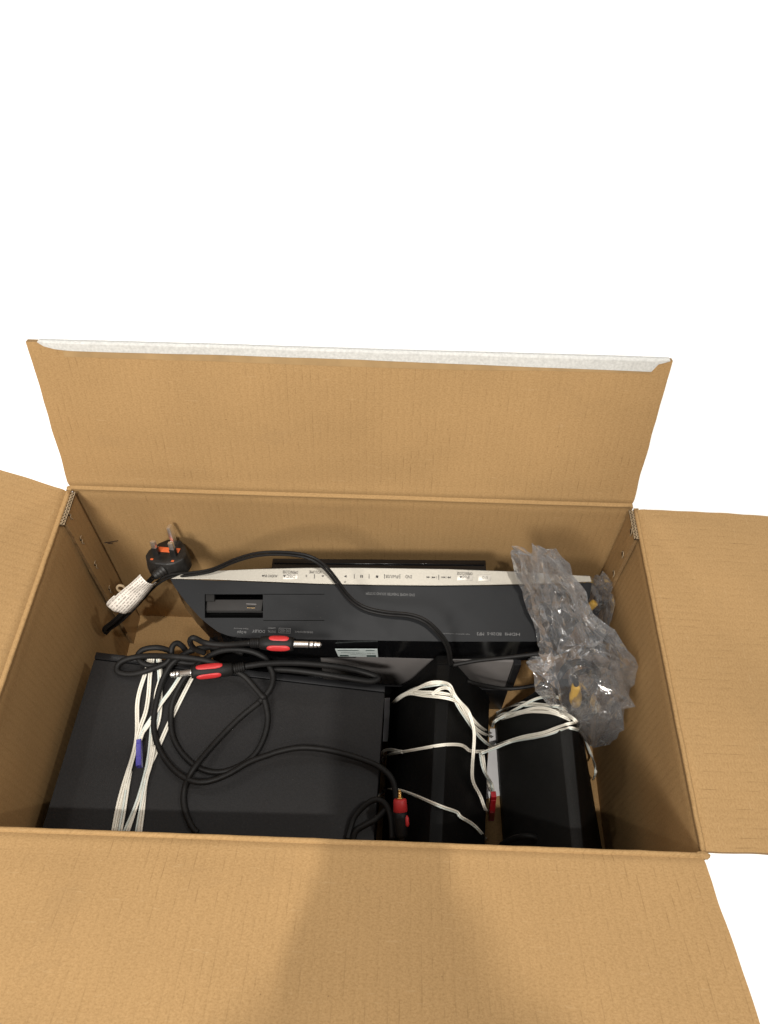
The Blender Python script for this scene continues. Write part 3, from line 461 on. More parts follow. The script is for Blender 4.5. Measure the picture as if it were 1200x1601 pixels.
panel('flap', (-WX, 0, TZ), (1, 0, 0), nf, 2*WX, 0.160, V((0, 0.335, 0.94)), 0.0022, 9.0, curl=0.0, trim=edge_wave(0.0012, 6, 4))['label'] = 'near flap folded towards the viewer'
# scored hinge lines: a rounded ridge of board along each fold
def crease(a, b, r, seed):
    P = [V(a).lerp(V(b), i/60)+V((noise.noise(V((i*0.3, seed, 0))), noise.noise(V((i*0.3, seed, 4))), noise.noise(V((i*0.3, seed, 9)))))*0.0004 for i in range(61)]
    vs, fs = [], []; sweep(vs, fs, P, [r*(1+0.10*noise.noise(V((i*0.7, seed, 1)))) for i in range(61)], 12)
    uvs = [(i/12/61*(V(b)-V(a)).length, 0.02+(i % 12)*0.0008) for i in range(len(vs))]
    return mesh('crease', vs, fs, 'card', carton, True, uvs)
crease((-WX+0.001, DY+0.0016, TZ-0.0006), (WX-0.003, DY+0.0016, TZ-0.0006), 0.0020, 1)
crease((-WX-0.0016, 0.002, TZ-0.0012), (-WX-0.0016, DY-0.004, TZ-0.0012), 0.0020, 2)
crease((WX+0.0015, 0.002, TZ-0.0012), (WX+0.0015, DY-0.004, TZ-0.0012), 0.0019, 3)
crease((-WX, -0.0015, TZ-0.0012), (WX, -0.0015, TZ-0.0012), 0.0021, 4)
# crumpled corner at the near right
def lump(name, c, r, mat, parent, seed, sub=3, sq=(1, 1, 1)):
    bm = bmesh.new(); bmesh.ops.create_icosphere(bm, subdivisions=sub, radius=1)
    for v in bm.verts:
        k = 1+0.45*noise.noise(v.co*2.2+V((seed, 0, 0)))
        v.co = V(c)+V((v.co.x*sq[0], v.co.y*sq[1], v.co.z*sq[2]))*r*k
    me = bpy.data.meshes.new(name); bm.to_mesh(me); bm.free()
    l = me.uv_layers.new(name='UVMap')
    for lp in me.loops: co = me.vertices[lp.vertex_index].co; l.data[lp.index].uv = (co.x+co.y, co.z+co.y)
    return link(name, me, mat, parent, True)
lump('torn_corner', (WX+0.0005, -0.0015, TZ-0.0012), 0.0034, 'card', carton, 3.0, 3, (1.5, 0.9, 0.7))
lump('torn_corner', (WX+0.003, 0.001, TZ-0.0020), 0.0024, 'card_edge', carton, 9.0, 3, (1.0, 1.3, 0.7))
lump('torn_corner', (-WX-0.002, DY+0.001, TZ-0.002), 0.0032, 'card', carton, 5.0)

# glue tabs on the side walls at the back corners, with cut fluted top edge
def glue_tab(side, pts, label):
    s = side; x = s*(WX-0.0042)
    P = [V((x, p[1], p[2])) for p in pts]
    P[0].z = P[1].z = TZ-0.001; P[2].z = P[3].z = 0.0065; P[0].y = DY-0.004; P[3].y = DY-0.004
    y1 = P[1].y; y2 = y1-0.001 if s < 0 else y1+0.002
    # board with slightly ragged front edge
    n = 30; poly = [V((x, DY-0.0042, 0.0066)), V((x, DY-0.0042, TZ-0.0025))]
    front = [V((x, y1+(y2-y1)*i/n+0.0007*noise.noise(V((i*0.6, s*3, 0))), TZ-0.0025-(TZ-0.009)*i/n)) for i in range(n+1)]
    allp = poly+front
    o = prism('glue_tab', allp, (s*0.0036, 0, 0), ['card', 'card_edge'], carton)
    l = o.data.uv_layers.new(name='UVMap')
    for lp in o.data.loops: co = o.data.vertices[lp.vertex_index].co; l.data[lp.index].uv = (co.y, co.z)
    o['label'] = label
    # cut top edge: dark strip coloured as the hollows' shade, two liners, wavy medium
    ya, yb = DY-0.003, y1-0.004 if s < 0 else y1-0.001; z = TZ-0.0015; xa, xb = s*(WX-0.0048), s*(WX+0.0012)
    box('flute_gap_shade', ((xa+xb)/2, (ya+yb)/2, z-0.001), (abs(xb-xa), ya-yb, 0.0016), 'gap', o, 0)
    vs, fs = [], []
    for xx in (xa, (xa+xb)/2, xb):
        sweep(vs, fs, [V((xx+0.0003*noise.noise(V((i*0.5, xx*99, 0))), ya+(yb-ya)*i/30, z+0.0004)) for i in range(31)], 0.00040, 6)
    for h, (x0, x1) in enumerate(((xa, (xa+xb)/2), ((xa+xb)/2, xb))):
        m_ = (x0+x1)/2; a_ = abs(x1-x0)/2*0.85
        sweep(vs, fs, [V((m_+a_*math.sin(i*0.55+h)+0.0002*noise.noise(V((i*0.4, h, 2))), ya+(yb-ya)*i/120, z+0.0004)) for i in range(121)], 0.00032, 5)
    mesh('flute_edge', vs, fs, 'flute', o, True)
    return o
tabL = glue_tab(-1, PTS['left_tab'], 'glued corner tab with torn wavy marks')
tabR = glue_tab(1, PTS['right_tab'], 'glued corner tab with small punched holes')
# torn staple-like wavy marks on the left tab, round punch marks on the right
for k, p in enumerate(PTS['wave']):
    x = -WX+0.0049; c = V((x, p[1], p[2]))
    path = [(-0.003, 0.011), (0.001, 0.0125), (0.0025, 0.009), (-0.0005, 0.0055), (0.0025, 0.003), (0.0035, -0.001), (0.0005, -0.003), (0.0010, -0.0055)]
    sc = 0.72
    tube('torn_mark', [c+V((0, -a*sc, b*sc-0.003)) for a, b in path], 0.00045, 'flute', tabL, 6, 4, 1)
    tube('torn_mark', [c+V((0.0001-0.0006, -a*sc-0.0010, b*sc-0.0038)) for a, b in path[:5]], 0.0004, 'gap', tabL, 6, 4, 1)
for p in PTS['holes']:
    c = V((WX-0.0047, p[1], p[2]))
    lathe('punch_mark', c, c+V((-0.0007, 0, 0)), [(0, 0.0030), (0.5, 0.0030), (1, 0.0022)], 'gap', tabR, 10, 0.7)  # raised disc, the hole's shade is put in by its dark colour
    tube('torn_mark', [c+V((-0.0006, 0.003*math.cos(a), 0.0045*math.sin(a))) for a in [i*0.5 for i in range(9)]], 0.0005, 'flute', tabR, 6, 3, 1)
# ink scribbles on the back wall, tape over the top of the back flap
for l in PTS['marks']:
    tube('ink_mark', [V(p)-V((0, 0.0003, 0)) for p in l], 0.00035, 'ink', carton, 5, 4, 0)
def on_flap(x, s, lift):  # x across, s up the flap from its hinge
    nn = -bk.cross(V((1, 0, 0)))
    d = 0.0022*(noise.noise(V(((x+WX)*5+6, s*7, 6.0)))*1.4+noise.noise(V(((x+WX)*16+6, s*20, 11.0)))*0.35)*min(1, (0.1600-s+0.02)/0.03)+0.001*(s/0.1600)**2
    return V((x, DY, TZ))+bk*s+nn*(d+lift)
def flap_strip(name, low, mat, lift, top=0.1606, over=0.02):
    vs, fs, uv = [], [], []; n = 120; x0, x1 = low[0][0], low[-1][0]
    for i in range(n+1):
        x = x0+(x1-x0)*i/n
        for a, b in zip(low, low[1:]):
            if a[0] <= x <= b[0]+1e-6: s = a[1]+(b[1]-a[1])*(x-a[0])/max(1e-6, b[0]-a[0]); break
        rows = [(s+(top-s)*k/6, lift) for k in range(7)]
        for sk, l in rows: vs.append(on_flap(x, sk, l+0.0003*noise.noise(V((x*40, sk*60, 2)))))
        if over:
            vs.append(on_flap(x, top+0.0004, -0.002)); vs.append(on_flap(x, top, -TH-0.0006)); vs.append(on_flap(x, top-over, -TH-0.0006))
    m = 10 if over else 7
    for i in range(n):
        for k in range(m-1): a = i*m+k; fs.append((a, a+m, a+m+1, a+1))
    return mesh(name, vs, fs, mat, carton, True)
tp = [(-0.2705, 0.1600), (-0.2665, 0.1568), (-0.256, 0.1540), (-0.243, 0.1528), (-0.19, 0.1525), (-0.1, 0.1528), (0.0, 0.1530), (0.08, 0.1516), (0.17, 0.1502), (0.262, 0.1494), (0.2622, 0.1535), (0.2650, 0.1562), (0.2700, 0.1578), (0.2755, 0.1599)]
flap_strip('paper_tape', tp, 'paper_tape', 0.0007)['label'] = 'white paper tape folded over the top edge of the back flap'
flap_strip('tape_residue', [(-0.250, 0.1470), (-0.1, 0.1462), (0.10, 0.1455), (0.17, 0.1470), (0.262, 0.1475)], 'band', 0.0003, top=0.1530, over=0)

# ------------------------------------------------------------------ flat black audio unit
amp = thing('audio_unit', (-0.11, 0.1, 0.006), 'flat black rectangular hi-fi unit lying on the left under coiled cable', 'hi-fi unit')
at = [V(p) for p in PTS['amp_top']]                     # back left, back right, front right, front left
sp_, sq_ = V(PTS['amp_bezel'][0]), V(PTS['amp_bezel'][1])
low = lambda p, z=0.0065: V((p.x, p.y, z))
bL = at[0].lerp(at[3], (at[0].y-sp_.y)/(at[0].y-at[3].y)); bR = at[1].lerp(at[2], (at[1].y-sq_.y)/(at[1].y-at[2].y))
top_ = [bL-V((0, 0.0006, 0.0006)), bR-V((0, 0.0006, 0.0006)), at[2], at[3]]
hexa('casing', top_, [low(p) for p in top_], 'amp', amp, 0.0012)
t2 = [at[0], at[1], bR, bL]
hexa('front_bezel', t2, [low(p, 0.007) for p in t2], 'amp_edge', amp, 0.0012)

# ------------------------------------------------------------------ the two wedge speakers
def wedge(name, B, F, label, face_mats):
    B = [V(p) for p in B]; F = [V(p) for p in F]
    t = thing(name, ((B[1].x+F[1].x)/2, 0.1, 0.006), label, 'speaker', 'black wedge speakers lying in the box')
    fl = lambda p: V((p.x, p.y, 0.0068))
    def slab(nm, a, b, c, d, th, mat, bev=0.0009):
        nrm = (V(b)-V(a)).cross(V(d)-V(a)).normalized()
        if nrm.z < 0: nrm = -nrm
        return hexa(nm, [a, b, c, d], [q-nrm*th for q in (a, b, c, d)], mat, t, bev)
    # cabinet core a little inside the outer skin
    cin = lambda L: [L[0], L[1], L[2], L[3], fl(L[3]), fl(L[0])]
    k = 0.0012
    cb, cf = cin(B), cin(F)
    cen = lambda L: sum(L, V())/len(L)
    cb = [p+(cen(cb)-p).normalized()*k+V((0, -0.0008, 0)) for p in cb]; cf = [p+(cen(cf)-p).normalized()*k+V((0, 0.0008, 0)) for p in cf]
    hexa('cabinet', cb, cf, 'spk', t, 0.001)
    # slopes, ridge
    g_ = 0.0006
    up = V((0, 0, 0.0001))
    slab('side_panel', B[0], B[1]-V((g_, 0, 0)), F[1]-V((g_, 0, 0)), F[0], 0.002, face_mats[0], 0.0006)
    slab('ridge_strip', B[1]+up, B[2]+up, F[2]+up, F[1]+up, 0.002, face_mats[1], 0.0006)
    slab('side_panel', B[2]+V((g_, 0, 0)), B[3], F[3], F[2]+V((g_, 0, 0)), 0.002, face_mats[2], 0.0006)
    return t
sp1 = wedge('speaker', PTS['cB'], PTS['cF'], 'glossy black wedge speaker in the middle, standing beside the flat unit', ['spk', 'spk_ridge', 'spk'])
sp2 = wedge('speaker', PTS['rB'], PTS['rF'], 'black wedge speaker at the right wall with a broad matt face', ['spk_cloth', 'spk_cloth', 'spk'])
# the far end of the middle speaker flares into shoulders
B = [V(p) for p in PTS['cB']]
hexa('end_cap', [B[0]+V((-0.0006, 0, 0.0006)), B[0].lerp(B[1], 0.35)+V((0.0035, 0.0003, 0.0)), B[1]+V((-0.001, 0, 0.0012)), B[2]+V((0.001, 0, 0.0012)), B[3].lerp(B[2], 0.35)+V((-0.0035, 0.0003, 0)), B[3]+V((0.0006, 0, 0.0006)), V((B[3].x, B[3].y, 0.0068)), V((B[0].x, B[0].y, 0.0068))],
     [p+V((0, 0.012, -0.004)) for p in (B[0], B[0].lerp(B[1], 0.35)+V((0.004, 0, 0)), B[1], B[2], B[3].lerp(B[2], 0.35)-V((0.004, 0, 0)), B[3], V((B[3].x, B[3].y, 0.0115)), V((B[0].x, B[0].y, 0.0115)))], 'spk', sp1, 0.001)

# ------------------------------------------------------------------ the player
pl = thing('disc_player', (0.03, 0.26, 0.006), 'dark grey disc player with silver button strip standing upside down along the back wall', 'DVD player')
O = V((0.0, 0.265, 0.205)); EX = V((1, 0, 0)); EY = V((0, 1, 0.5)).normalized(); NN = V((0, -0.5, 1)).normalized()
def onp(p, l=0.0): p = V(p); return p-NN*((p-O).dot(NN))+NN*l
grey = [onp(p) for p in PTS['grey']]; dock = [onp(p) for p in PTS['dock']]
# fascia with a real opening for the dock
bm = bmesh.new()
o1 = [bm.verts.new(p) for p in grey]; o2 = [bm.verts.new(p) for p in dock]
ed = [bm.edges.new((a, b)) for L in (o1, o2) for a, b in zip(L, L[1:]+L[:1])]
bmesh.ops.triangle_fill(bm, use_beauty=True, use_dissolve=False, edges=ed)
bmesh.ops.recalc_face_normals(bm, faces=bm.faces)
if sum((f.normal.dot(NN) for f in bm.faces)) < 0: bmesh.ops.reverse_faces(bm, faces=bm.faces)
side = [p-NN*0.0022 for p in grey]; sv = [bm.verts.new(p) for p in side]
for i in range(len(o1)):
    j = (i+1) % len(o1); bm.faces.new((o1[i], o1[j], sv[j], sv[i]))
sd = [bm.verts.new(p-NN*0.013) for p in dock]
for i in range(4):
    j = (i+1) % 4; bm.faces.new((o2[j], o2[i], sd[i], sd[j]))
me = bpy.data.meshes.new('fascia'); bm.to_mesh(me); bm.free()
fascia = link('fascia', me, 'grey', pl)
# gloss black body behind the fascia (bezel moulding), narrower sheet metal chassis below
cg = sum(grey, V())/len(grey)
ch = [V(p) for p in PTS['chassis']]; y0 = ch[0].y; xr = ch[1].x; zt = ch[1].z; zb = ch[2].z; fz = min(p.z for p in grey)
ins = [p+(cg-p).normalized()*0.0012-NN*0.0024 for p in grey]
# keep the moulding hollow where the dock is: ring of walls rather than a block
vs, fs = [], []; n = len(ins)
for k, (dz, s) in enumerate(((0, 0), (-0.6*(fz-zt), 0.0004), (-(fz-zt)-0.002, 0.0008))):
    for p in ins: vs.append(p+V((0, 0, dz))+(cg-p).normalized()*s)
for k in range(2):
    for i in range(n): j = (i+1) % n; fs.append((k*n+i, k*n+j, (k+1)*n+j, (k+1)*n+i))
fs.append(tuple(reversed(range(2*n, 3*n))))
mesh('bezel', vs, fs, 'gloss', pl)
yr = 0.272
def block(nm, x0, x1, ya, yb, za, zc, mat): return hexa(nm, [(x0, ya, zc), (x1, ya, zc), (x1, yb, zc), (x0, yb, zc)], [(x0, ya, za), (x1, ya, za), (x1, yb, za), (x0, yb, za)], mat, pl, 0.001)
block('chassis', -0.030, xr, y0, yr, zb, zt, 'chassis')
block('rear_panel', -0.152, xr+0.004, y0-0.002, yr+0.001, 0.0068, zb-0.0003, 'amp_edge')
block('side_rail', xr+0.0003, xr+0.008, y0-0.003, yr-0.004, zb+0.001, zt-0.0005, 'amp_edge')
block('chassis', -0.150, -0.031, y0+0.006, yr, zb, zt, 'amp_edge')
# silver strip, sagging lower edge
so = [onp(p) for p in PTS['silver_top']]+[onp(p) for p in PTS['silver_bot']][1:-1]
cs = spline(so+[so[0]], 2)
strip = prism('button_strip', [p+NN*0.0030 for p in so], -NN*0.0028, 'silver', pl, 0.0005, 2)
# gloss black moulding that shows above the strip in the middle
s4 = [V(p) for p in PTS['slab']]
hexa('disc_lid', [(s4[0].x, 0.292, s4[0].z), (s4[1].x, 0.292, s4[1].z), (s4[1].x, 0.276, s4[1].z-0.001), (s4[0].x, 0.276, s4[0].z-0.001)], [(s4[0].x, 0.292, 0.06), (s4[1].x, 0.292, 0.06), (s4[1].x, 0.276, 0.06), (s4[0].x, 0.276, 0.06)], 'gloss', pl, 0.0014, 3)
tube('lid_rib', [(s4[0].x+0.002, 0.286, s4[0].z+0.0003), (s4[1].x-0.002, 0.286, s4[1].z+0.0003)], 0.0010, 'gloss', pl, 8, 2, 0)
# dock: inner shelf, usb port, little door
di = [onp(p) for p in PTS['dock_inner']]
hexa('dock_shelf', [p-NN*0.0045 for p in di], [p-NN*0.012 for p in di], 'shelf', pl, 0.0006)
d0 = dock
lip = [d0[0].lerp(d0[1], a).lerp(d0[3].lerp(d0[2], a), b) for a, b in ((0.01, 0.0), (0.16, 0.0), (0.16, 0.30), (0.01, 0.30))]
hexa('dock_catch', [p-NN*0.0012 for p in lip], [p-NN*0.009 for p in lip], 'dark_in', pl, 0.0004)
trench = [d0[0].lerp(d0[1], a).lerp(d0[3].lerp(d0[2], a), b) for a, b in ((0.0, 0.79), (1.0, 0.79), (1.0, 0.99), (-0.03, 0.99))]
hexa('dock_sill', [p-NN*0.0100 for p in trench], [p-NN*0.0129 for p in trench], 'ink0', pl, 0.0003)
lt = [d0[0].lerp(d0[1], a).lerp(d0[3].lerp(d0[2], a), b) for a, b in ((0.02, 0.70), (0.99, 0.70), (0.99, 0.77), (0.02, 0.77))]
hexa('dock_ledge', [p-NN*0.0034 for p in lt], [p-NN*0.0120 for p in lt], 'dark_in', pl, 0.0003)
us = [onp(p) for p in PTS['usb']]
uc = sum(us, V())/4
uw, uh = (us[1]-us[0]).length, (us[3]-us[0]).length
def pbox(nm, c, w_, h_, d_, mat, par=pl, bev=0.0002):
    c = V(c); top = [c+EX*sx*w_/2+EY*sy*h_/2 for sx, sy in ((-1, -1), (1, -1), (1, 1), (-1, 1))]
    return hexa(nm, top, [p-NN*d_ for p in top], mat, par, bev)
port = pbox('usb_port', uc-NN*0.0040, uw, uh, 0.003, 'ink')
pbox('usb_shell', uc-NN*0.0036+EY*uh*0.38, uw*0.95, uh*0.14, 0.002, 'chassis', port)
pbox('usb_tongue', uc-NN*0.0037-EY*uh*0.05, uw*0.75, uh*0.22, 0.002, 'dark_in', port)
for k in range(4): pbox('usb_contact', uc-NN*0.0036-EY*uh*0.30+EX*uw*(k-1.5)*0.19, uw*0.07, uh*0.10, 0.001, 'brass', port, 0)
# seams of the sliding door, buttons and ticks
dl = [onp(p) for p in PTS['panel_line']]
def seam(a, b, wd=0.0003, mat='ink0', l=0.00015):
    a, b = V(a), V(b); t = (b-a).normalized(); s = NN.cross(t)*wd
    return mesh('seam', [a-s+NN*l, b-s+NN*l, b+s+NN*l, a+s+NN*l], [(0, 3, 2, 1)] if (NN.cross(b-a)).dot(V((0,1,0))) > 9 else [(0, 1, 2, 3)], mat, pl)
seam(dl[0]+EX*0.0005, dl[1]); seam(dl[3]+EX*0.0005, dl[2])
for a, b in PTS['ticks']:
    a, b = onp(a, 0.0034), onp(b, 0.0034)
    hexa('tick_mark', [a-EX*0.0003, a+EX*0.0003, b+EX*0.0003, b-EX*0.0003], [p-NN*0.0005 for p in (a-EX*0.0003, a+EX*0.0003, b+EX*0.0003, b-EX*0.0003)], 'ink', pl, 0)
for k in PTS['keys']:
    q = [onp(p, 0.0034) for p in k]; hexa('button', q, [p-NN*0.0015 for p in q], 'key', pl, 0.0003)
# lettering (upside down in the picture because the unit stands on its head)
TRI = {'\u25b6': 'play', '\u25a0': 'stop', 'II': 'pause'}
def glyph_poly(polys, c, s, l, mat):
    vs, fs = [], []
    for P in polys:
        b = len(vs); vs += [c-EX*x*s-EY*y*s+NN*l for x, y in P]; fs.append(tuple(range(b, b+len(P))))
    return mesh('button_symbol', vs, fs, mat, pl)
def text(s, c, wdt, hgt, mat, l, parent, ax=None, ay=None, nn=None):
    cu = bpy.data.curves.new('lettering', 'FONT'); cu.body = s; cu.align_x = 'CENTER'; cu.align_y = 'CENTER'; cu.size = 1.0; cu.resolution_u = 2
    to = bpy.data.objects.new('tmp', cu); C.objects.link(to); bpy.context.view_layer.update()
    me = bpy.data.meshes.new_from_object(to.evaluated_get(bpy.context.evaluated_depsgraph_get()))
    bpy.data.objects.remove(to)
    if not me.vertices: return None
    xs = [v.co.x for v in me.vertices]; ys = [v.co.y for v in me.vertices]
    cx, cy = (min(xs)+max(xs))/2, (min(ys)+max(ys))/2; kx = wdt/(max(xs)-min(xs)); ky = hgt/(max(ys)-min(ys))
    ax = ax or -EX; ay = ay or -EY; nn = nn or NN
    for v in me.vertices: v.co = V(c)+ax*(v.co.x-cx)*kx+ay*(v.co.y-cy)*ky+nn*l
    return link('lettering', me, mat, parent)
for s, x, y, z, wd, ht, onface in PTS['texts']:
    c = onp((x, y, z)); mat = 'greyink' if onface else 'ink'; l = 0.0002 if onface else 0.0037
    if s == '\u25b6': glyph_poly([[(-0.5, -0.5), (0.5, 0), (-0.5, 0.5)]], c, ht, l, mat)
    elif s == '\u25a0': glyph_poly([[(-0.45, -0.45), (0.45, -0.45), (0.45, 0.45), (-0.45, 0.45)]], c, ht, l, mat)
    elif s == 'II': glyph_poly([[(-0.45, -0.5), (-0.1, -0.5), (-0.1, 0.5), (-0.45, 0.5)], [(0.1, -0.5), (0.45, -0.5), (0.45, 0.5), (0.1, 0.5)]], c, ht, l, mat)
    elif '\u25c0' in s or ('\u25b6' in s):
        d = -1 if '\u25c0' in s else 1; P = []
        for k in (-1.9, -1.1, 0.7, 1.5): P.append([(k*d-0.4*d, -0.5), (k*d+0.4*d, 0), (k*d-0.4*d, 0.5)])
        P.append([(2.0*d if d > 0 else -2.45, -0.5), (2.15*d if d > 0 else -2.30, -0.5), (2.15*d if d > 0 else -2.30, 0.5), (2.0*d if d > 0 else -2.45, 0.5)])
        P.append([(-0.35, -0.6), (-0.25, -0.6), (-0.05, 0.6), (-0.15, 0.6)])
        glyph_poly(P, c, ht*0.92, l, mat)
    elif s.endswith('\u25b2'):
        text(s[:-2], c+EX*wd*0.12, wd*0.66, ht, mat, l, pl)
        glyph_poly([[(-0.5, -0.35), (0.5, -0.35), (0, 0.45)]], c-EX*wd*0.38, ht*0.8, l, mat)
    elif s.startswith('I/'):
        text('I/', c+EX*wd*0.25, wd*0.4, ht*0.8, mat, l, pl); P = []
        ring = lambda r: [(r*math.sin(a), r*math.cos(a)) for a in [math.pi*(0.2+1.6*i/10) for i in range(11)]]
        P.append(ring(0.45)+list(reversed(ring(0.33)))); P.append([(-0.06, 0), (0.06, 0), (0.06, 0.55), (-0.06, 0.55)])
        glyph_poly(P, c-EX*wd*0.25, ht*0.9, l, mat)
    elif s == 'AUDIO IN':
        text(s, c-EX*wd*0.08, wd*0.8, ht*0.8, mat, l, pl)
        glyph_poly([[(0.45*math.cos(a), 0.45*math.sin(a)) for a in [i*0.7 for i in range(9)]]], c-EX*wd*0.6+EX*wd*0.12*0, ht*0.6, l, mat) if False else glyph_poly([[(0.4*math.cos(a), 0.4*math.sin(a)) for a in [i*0.7 for i in range(9)]]], c-EX*wd*0.55, ht*0.7, l, mat)
    else:
        text(s, c, wd, ht, mat, l, pl)
        if s == 'DVD VIDEO':
            for sy in (-1, 1): seam(c-EX*wd*0.6+EY*sy*ht*0.9, c+EX*wd*0.6+EY*sy*ht*0.9, 0.00015, 'greyink', 0.0002)
            for sx in (-1, 1): seam(c+EX*sx*wd*0.6-EY*ht*0.9, c+EX*sx*wd*0.6+EY*ht*0.9, 0.00015, 'greyink', 0.0002)
        if s == 'DOLBY':
            for k in (0, 1): glyph_poly([[(-0.45, -0.5), (0.35, -0.5), (0.35, 0.5), (-0.45, 0.5)]], c+EX*(wd*0.62)*1.0-EX*k*0.0, ht*0.001, l, mat)
# rating sticker under the fascia
st = [V(p) for p in PTS['sticker']]
yf = min(p.y for p in ins)-0.0022
st = [V((p.x, yf, p.z)) for p in st]
lab = mesh('rating_sticker', st+[p+V((0, 0.0008, 0)) for p in st], [(0, 3, 2, 1), (4, 5, 6, 7), (0, 1, 5, 4), (1, 2, 6, 5), (2, 3, 7, 6), (3, 0, 4, 7)], 'label', pl)
def sfrac(a, b): return (st[0].lerp(st[1], a)).lerp(st[3].lerp(st[2], a), b)+V((0, -0.0003, 0))
for a0, a1, b0, b1 in ((0.05, 0.27, 0.76, 0.92), (0.72, 0.95, 0.74, 0.94), (0.05, 0.55, 0.08, 0.15), (0.72, 0.93, 0.08, 0.16)):
    mesh('label_bar', [sfrac(a0, b0), sfrac(a1, b0), sfrac(a1, b1), sfrac(a0, b1)], [(0, 3, 2, 1)], 'label_ink', lab)
text('CLASS 1 LASER PRODUCT', sfrac(0.52, 0.42), (st[1]-st[0]).length*0.8, 0.0016, 'label_ink', 0.0004, lab, V((-1, 0, 0)), V((0, 0, -1)), V((0, -1, 0)))
text('LUOKAN 1 LASERLAITE', sfrac(0.52, 0.66), (st[1]-st[0]).length*0.38, 0.0013, 'label_ink', 0.0004, lab, V((-1, 0, 0)), V((0, 0, -1)), V((0, -1, 0)))

# ------------------------------------------------------------------ mains lead with plug
lead = thing('mains_cable', (-0.19, 0.28, 0.19), 'black mains cable with three-pin plug and paper tag, draped over the grey player', 'power cable')
pr = V((0.97, -0.12, 0.10)).normalized(); pa = V((0.30, 0.93, -0.22)); pa = (pa-pr*pa.dot(pr)).normalized(); pn = pr.cross(pa)
pL, pN, pE = [V(p) for p in PTS['plug'][:3]]
pc = (pL+pN)/2
def pf(a, b, c_=0.0): return pc+pr*a+pa*b+pn*c_
out_ = [(-0.0235, -0.004), (-0.0235, 0.006), (-0.0165, 0.0195), (-0.008, 0.0275), (0.008, 0.0275), (0.0165, 0.0195), (0.0235, 0.006), (0.0235, -0.004), (0.0165, -0.0125), (0.007, -0.0155), (-0.007, -0.0155), (-0.0165, -0.0125)]
pb = hexa('plug_body', [pf(a*0.90, b*0.88, 0) for a, b in out_], [pf(a*1.0, b*1.0, -0.019) for a, b in out_], 'plug', lead, 0.0022, 3)
def pbx(nm, a, b, c0, c1, wa, wb, mat, par, bev=0.0004):
    return hexa(nm, [pf(a+sx*wa/2, b+sy*wb/2, c1) for sx, sy in ((-1, -1), (1, -1), (1, 1), (-1, 1))], [pf(a+sx*wa/2, b+sy*wb/2, c0) for sx, sy in ((-1, -1), (1, -1), (1, 1), (-1, 1))], mat, par, bev)
for sx in (-1, 1):
    pbx('pin', sx*0.0098, 0, 0.0088, 0.0178, 0.0052, 0.0036, 'nickel', pb, 0.0006)
    pbx('pin_sleeve', sx*0.0098, 0, -0.001, 0.009, 0.0064, 0.0043, 'plug', pb, 0.0004)
    pbx('screw', sx*0.0115, -0.0085, -0.001, 0.0004, 0.0030, 0.0022, 'fuse', pb, 0.0003)
pbx('earth_pin', 0.0022, 0.0185, -0.001, 0.0235, 0.0038, 0.0070, 'nickel', pb, 0.0007)
pbx('fuse_cover', 0.0, 0.0070, -0.001, 0.0007, 0.0255, 0.0070, 'fuse', pb, 0.0004)
# moulded strain relief
ex = pf(-0.001, -0.0135, -0.010); cl = PTS['cord_loop']
e2 = V(cl[1])
prof = []
for k in range(9):
    t = k/8; r = 0.0075-0.0035*t; prof += [(t, r), (t+0.05 if k < 8 else 1.0, r*0.86 if k % 2 else r)]
prof = sorted(set(prof))
lathe('strain_relief', ex+(ex-e2)*0.15, e2, prof, 'plug', lead, 16, 0.9)
path = [ex.lerp(e2, 0.6)]+[V(p) for p in cl[1:]]+[V(p) for p in PTS['cord_top'][1:]]
# keep clear of walls
for p in path: p.x = max(p.x, -0.2735)
twin('cord', path, 0.00132, ['rubber', 'rubber'], lead, 8, 10, 3)
# paper tag folded round the lead
tg = [V(p) for p in PTS['tag']]          # A top left, B top right, C bottom right, D bottom left
tA, tB, tC, tD = tg[:4]; tn = (tB-tA).cross(tD-tA).normalized()
if tn.dot(V((0, -0.6, 0.8))) < 0: tn = -tn
vs, fs, uv = [], [], []; nu_, nv_ = 26, 14
for i in range(nu_+1):
    for j in range(nv_+1):
        u, v = i/nu_, j/nv_
        p = tA.lerp(tD, u).lerp(tB.lerp(tC, u), v)
        # bulges over the cord, far long edge curls back round it
        h = 0.0042*math.sin(math.pi*min(1, v*1.1))**0.8+0.0010*math.sin(u*7+v*4)+0.0006*noise.noise(V((u*6, v*5, 1)))
        if v > 0.8: h -= (v-0.8)*0.022
        p = p+tn*h+(tA-tD).normalized()*0.002*math.sin(v*3.1)
        vs.append(p); uv.append((v, u))
for i in range(nu_):
    for j in range(nv_): a = i*(nv_+1)+j; fs.append((a, a+nv_+1, a+nv_+2, a+1))
b = len(vs)                                   # leaf folded back under the lower end
for i in range(8):
    for j in range(nv_+1):
        u, v = i/7, j/nv_
        p = tD.lerp(tC, v*0.75)+(tA-tD).normalized()*0.012*u-tn*(0.0005+0.0045*math.sin(math.pi*u*0.6))+tn*0.0042*math.sin(math.pi*min(1, v*1.1))*(1-u)
        p -= (tA-tD).normalized()*0.004*math.sin(math.pi*u)*(1-v*0.6)
        vs.append(p); uv.append((v*0.9+3, u*0.4))
for i in range(7):
    for j in range(nv_): a = b+i*(nv_+1)+j; fs.append((a, a+nv_+1, a+nv_+2, a+1))
tagm = mesh('paper_tag', vs, fs, 'tag', lead, True, uv)
md = tagm.modifiers.new('thick', 'SOLIDIFY'); md.thickness = 0.00025
gc = V(tg[4])-tn*0.001
ey = (tB-tA).normalized()
vs, fs = [], []; sweep(vs, fs, [gc+(tA-tD).normalized()*0.0042*math.cos(a)+ey*0.0042*math.sin(a) for a in [i*math.pi/10 for i in range(21)]], 0.0014, 8, cap=False)
mesh('tag_grommet', vs, fs, 'flute', lead, True)

